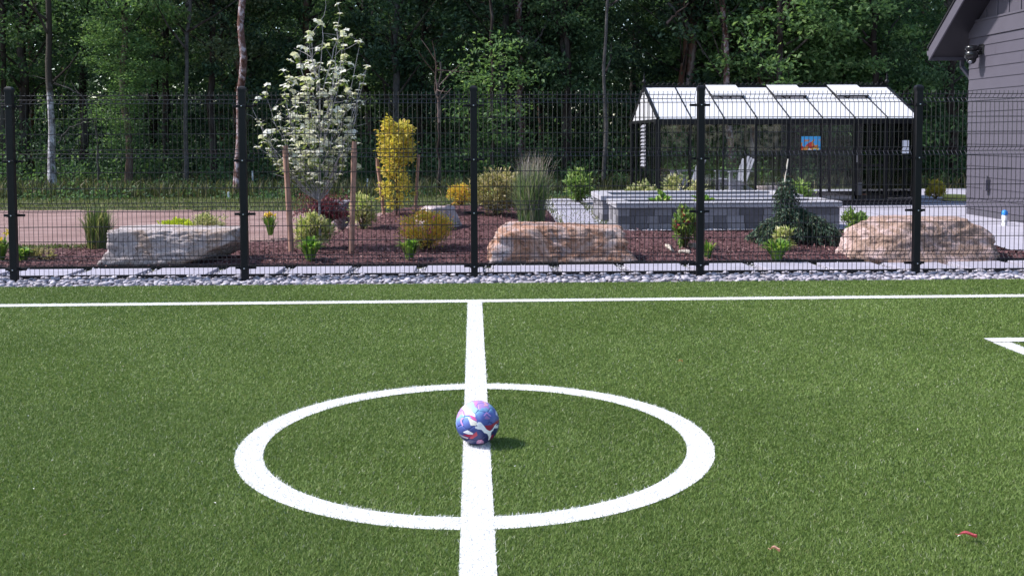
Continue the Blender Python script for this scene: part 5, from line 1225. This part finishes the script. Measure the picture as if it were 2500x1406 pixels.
# ================================================================== ball
BR = 0.110; bp = at(1166, 1031, BR + 0.003); BC = Vector((bp.x, bp.y, BR + 0.003))
ball = thing('soccer_ball', 'blue and purple soccer ball with white cat emblem on the centre spot', 'soccer ball', BC)
ez = (Vector((0, 0, CAM_H)) - BC).normalized(); ex = Vector((0, 0, 1)).cross(ez).normalized(); ey = ez.cross(ex)
EX, EY_, EZ_ = (np.array(v[:]) for v in (ex, ey, ez))
def ballmat():
    m, nt, b = newmat('ball_panel'); tc = nt.nodes.new('ShaderNodeTexCoord'); tc.object = ball; v = tc.outputs['Object']
    def dot(vec):
        d = nt.nodes.new('ShaderNodeVectorMath'); d.operation = 'DOT_PRODUCT'; nt.links.new(v, d.inputs[0]); d.inputs[1].default_value = vec; return d.outputs['Value']
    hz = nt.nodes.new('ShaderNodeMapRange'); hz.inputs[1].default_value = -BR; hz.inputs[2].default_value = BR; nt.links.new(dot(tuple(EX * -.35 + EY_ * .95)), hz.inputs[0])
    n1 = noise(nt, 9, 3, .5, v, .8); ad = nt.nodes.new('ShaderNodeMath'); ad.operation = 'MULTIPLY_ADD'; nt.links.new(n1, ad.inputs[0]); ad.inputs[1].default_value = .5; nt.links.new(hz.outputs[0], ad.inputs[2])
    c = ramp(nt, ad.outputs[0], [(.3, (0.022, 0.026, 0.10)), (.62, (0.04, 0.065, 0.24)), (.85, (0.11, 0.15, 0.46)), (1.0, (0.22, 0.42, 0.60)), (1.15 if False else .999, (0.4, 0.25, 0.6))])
    vo = nt.nodes.new('ShaderNodeTexVoronoi'); vo.inputs['Scale'].default_value = 13; mp = nt.nodes.new('ShaderNodeMapping'); mp.inputs['Scale'].default_value = (1, .7, .5); mp.inputs['Rotation'].default_value = (.5, .7, .3); nt.links.new(v, mp.inputs[0]); nt.links.new(mp.outputs[0], vo.inputs['Vector'])
    sp = nt.nodes.new('ShaderNodeSeparateColor'); nt.links.new(vo.outputs['Color'], sp.inputs[0])
    shard = ramp(nt, sp.outputs[1], [(0, (0.45, 0.03, 0.10)), (.35, (0.75, 0.72, 0.78)), (.6, (0.60, 0.12, 0.35)), (.8, (0.30, 0.55, 0.62))], 'CONSTANT')
    msk = ramp(nt, sp.outputs[0], [(0, (0, 0, 0)), (.96, (1, 1, 1))], 'CONSTANT')
    nt.links.new(mixc(nt, msk, c, shard), b.inputs['Base Color']); b.inputs['Roughness'].default_value = .38; b.inputs['Specular IOR Level'].default_value = .45
    bump(nt, b, noise(nt, 900, 2, .5, v), .15, .0006); return m
M_ball = ballmat()
bm = bmesh.new(); bmesh.ops.create_icosphere(bm, subdivisions=1, radius=1.0); iv = [v.co.normalized() for v in bm.verts]; ifc = [[v.index for v in f.verts] for f in bm.faces]; bm.free()
R0 = Matrix.Rotation(math.radians(28), 3, 'X') @ Matrix.Rotation(math.radians(17), 3, 'Y') @ Matrix.Rotation(math.radians(11), 3, 'Z')
iv = [R0 @ v for v in iv]; nb = {i: set() for i in range(12)}
for f in ifc:
    for a in f: nb[a] |= set(f) - {a}
polys = []
for i in range(12):
    ring = [(iv[i] * 2 + iv[j]) / 3 for j in nb[i]]; c = iv[i]; u = (ring[0] - c * ring[0].dot(c)).normalized(); w = c.cross(u); ring.sort(key=lambda q: math.atan2(q.dot(w), q.dot(u))); polys.append((c, ring))
for f in ifc:
    a, b, d = (iv[k] for k in f); ring = []
    for p_, q_ in ((a, b), (b, d), (d, a)): ring += [(p_ * 2 + q_) / 3, (p_ + q_ * 2) / 3]
    polys.append(((a + b + d).normalized(), ring))
PANME = {}
def frame(c, r0): u = (r0 - c * r0.dot(c)).normalized(); return Matrix((u, c.cross(u), c)).transposed()
for c, ring in polys:
    M = frame(c, ring[0]); k = len(ring)
    if k not in PANME:
        L = [M.inverted() @ q for q in ring]; cc = Vector((0, 0, sum(q.z for q in L) / k)); mb = MB(); V = []; sub = 5; rings = [.0, .3, .6, .82, .93, .975, 1.0]; dep = [0, 0, 0, 0, .003, .014, .04]
        for t, d in zip(rings[1:], dep[1:]):
            for e in range(k):
                for s_ in range(sub):
                    q = cc + ((L[e] + (L[(e + 1) % k] - L[e]) * s_ / sub) - cc) * t; V.append(q.normalized() * BR * (1 - d))
        n = k * sub; V.append(Vector((0, 0, BR))); F = [(a * n + i, a * n + (i + 1) % n, (a + 1) * n + (i + 1) % n, (a + 1) * n + i) for a in range(5) for i in range(n)]
        mb.add([v[:] for v in V], [f[::-1] for f in F][::1]); mb.V[-1] = mb.V[-1]; mb.F[-1] = mb.F[-1][:, ::-1]
        mb.F.append(np.array([(len(V) - 1, (i + 1) % n, i) for i in range(n)], dtype=np.int32)); PANME[k] = mb.mesh('ball_panel', M_ball, True)
    o = put('ball_panel', PANME[k], ball); o.rotation_euler = M.to_euler()
def decal(name, pts, col, lift=1.004, rough=.35, cuts=3, cx=747., cy=715., R=455.):
    me = bpy.data.meshes.new(name); bm = bmesh.new(); f = bm.faces.new([bm.verts.new(((x - cx) / R, -(y - cy) / R, 0)) for x, y in pts])
    bmesh.ops.triangulate(bm, faces=[f]); 
    for _ in range(2): bmesh.ops.subdivide_edges(bm, edges=[e for e in bm.edges if e.calc_length() > .09], cuts=cuts - 1, use_grid_fill=False); bmesh.ops.triangulate(bm, faces=bm.faces[:])
    for v in bm.verts:
        u, w = v.co.x, v.co.y; q = math.hypot(u, w)
        if q > .975: u, w = u * .975 / q, w * .975 / q
        P = (EX * u + EY_ * w + EZ_ * math.sqrt(1 - u * u - w * w)) * BR * lift; v.co = P
    bmesh.ops.recalc_face_normals(bm, faces=bm.faces)
    if sum(f.normal.dot(ez) for f in bm.faces) < 0: bmesh.ops.reverse_faces(bm, faces=bm.faces)
    bm.to_mesh(me); bm.free(); mn = 'print_%02d%02d%02d' % tuple(int(c * 99) for c in col)
    me.materials.append(MATS.get(mn) or plain(mn, col, rough, .4, 0, .06)); return put(name, me, ball)
WH, PK, RD, DR, MG = (.88, .86, .92), (.62, .12, .34), (.50, .03, .08), (.16, .015, .035), (.55, .28, .62)
decal('print_patch', [(415, 372), (470, 345), (560, 440), (690, 545), (705, 605), (600, 575), (500, 500), (425, 430)], WH, 1.002)
decal('print_patch', [(560, 545), (690, 600), (740, 690), (640, 655)], PK, 1.0022)
decal('print_patch', [(470, 345), (560, 300), (660, 290), (690, 400), (760, 440), (700, 540), (570, 440)], (.34, .52, .66), 1.0015)
decal('print_patch', [(670, 300), (760, 280), (720, 390)], (.62, .22, .5), 1.0025)
decal('print_patch', [(545, 600), (640, 655), (735, 705), (720, 775), (605, 775)], (.76, .72, .66), 1.0026)
decal('print_patch', [(440, 905), (540, 862), (660, 930), (640, 955), (550, 948)], WH, 1.0026)
decal('print_patch', [(370, 945), (450, 985), (550, 1015), (545, 1040), (450, 1015)], (.75, .6, .7), 1.0026)
decal('print_patch', [(440, 955), (560, 955), (650, 960), (560, 1010)], RD, 1.0022)
decal('print_patch', [(560, 1035), (725, 895), (745, 970), (640, 1040)], (.58, .06, .10), 1.003)
decal('print_patch', [(890, 780), (1020, 770), (1100, 720), (1185, 650), (1185, 720), (1080, 800), (1000, 885), (940, 870)], (.34, .02, .06), 1.0022)
decal('print_patch', [(1095, 800), (1175, 765), (1170, 830), (1090, 835)], WH, 1.0026)
decal('print_patch', [(1120, 480), (1150, 520), (1160, 590), (1125, 570)], WH, 1.0026)
decal('print_patch', [(1010, 1000), (1080, 950), (1060, 1030), (1000, 1070)], RD, 1.0026)
decal('emblem', [(870, 580), (930, 505), (1030, 585), (1010, 600), (932, 535), (890, 590)], MG, 1.0028)
decal('emblem', [(885, 640), (930, 570), (1010, 640), (950, 655)], (.36, .17, .42), 1.0028)
decal('emblem', [(390, 660), (420, 620), (480, 625), (420, 655), (425, 700), (455, 770), (435, 785), (395, 710)], MG, 1.0028)
decal('emblem', [(835, 285), (930, 290), (970, 380), (870, 385), (900, 340)], (.72, .36, .46), 1.0028)
decal('emblem', [(720, 1110), (750, 1065), (820, 1055), (880, 1100), (880, 1135), (800, 1150), (730, 1140)], (.60, .28, .46), 1.0028)
decal('emblem', [(755, 1112), (800, 1080), (850, 1115), (800, 1135)], (.70, .45, .6), 1.0034)
decal('cat_logo', [(722, 745), (760, 705), (815, 712), (870, 775), (935, 860), (1000, 888), (1050, 855), (1095, 780), (1132, 745), (1138, 760), (1105, 800), (1060, 880), (1024, 915), (1022, 985), (1000, 1052), (972, 1080), (962, 1065), (975, 1010), (942, 942), (880, 922), (830, 862), (780, 852), (752, 850), (732, 838), (700, 832), (694, 795), (745, 785)], (.93, .92, .97), 1.0042)

# ================================================================== small things lying on the turf
def fallen(label, px, py, L, W, m, rz_, cat='leaf'):
    p = at(px, py, .026); r = 7; mb = MB(); V = []; F = []
    for i in range(r):
        t = i / (r - 1); w = W * math.sin(PI * min(max(t, .04), .97)) ** .8; z = .006 * math.sin(t * 5) + .004
        for s_ in (-1, 0, 1): V.append((L * (t - .5), s_ * w / 2, z + abs(s_) * .006 * (1 + t)))
    for i in range(r - 1):
        for k in range(2): a = i * 3 + k; F.append((a, a + 1, a + 4, a + 3))
    mb.add(V, F); mb.tube([(-L * .5, 0, .004), (-L * .75, .004, .006)], .0012, 4)
    o = mb.build('fallen_leaf', m); o.location = p; o.rotation_euler = (0, 0, rz_); return tag(o, label, cat)
fallen('curled red leaf on the turf near the lower right corner', 2364, 1309, .062, .026, leafmat('red_dry_leaf', [(0, (.42, .07, .09)), (1, (.5, .1, .12))], .2), -.25)
fallen('small pale pink dry leaf on the turf in the lower right', 1893, 1344, .034, .016, leafmat('pink_dry_leaf', [(0, (.6, .3, .24)), (1, (.68, .38, .3))], .2), -.3)
fallen('tiny orange leaf on the turf right of the centre circle', 1662, 883, .03, .02, leafmat('orange_dry_leaf', [(0, (.42, .24, .1)), (1, (.5, .3, .14))], .2), .3)

dbr = np.random.default_rng(77); n = 150
P = np.stack([dbr.uniform(-3.2, 4.6, n), 3 + 7 * dbr.uniform(0, 1, n) ** 1.4, dbr.uniform(.010, .018, n)], -1)
MB().leaves(P, unit(n, dbr) * np.array((1, 1, .2)), np.repeat(np.array([[0, 0, 1.]]), n, 0), dbr.uniform(.006, .018, n), .35, .1).build('turf_debris', leafmat('pale_debris', [(0, (.5, .45, .38)), (.7, (.75, .74, .74)), (1, (.45, .25, .14))], 0), None, False, 'stuff')
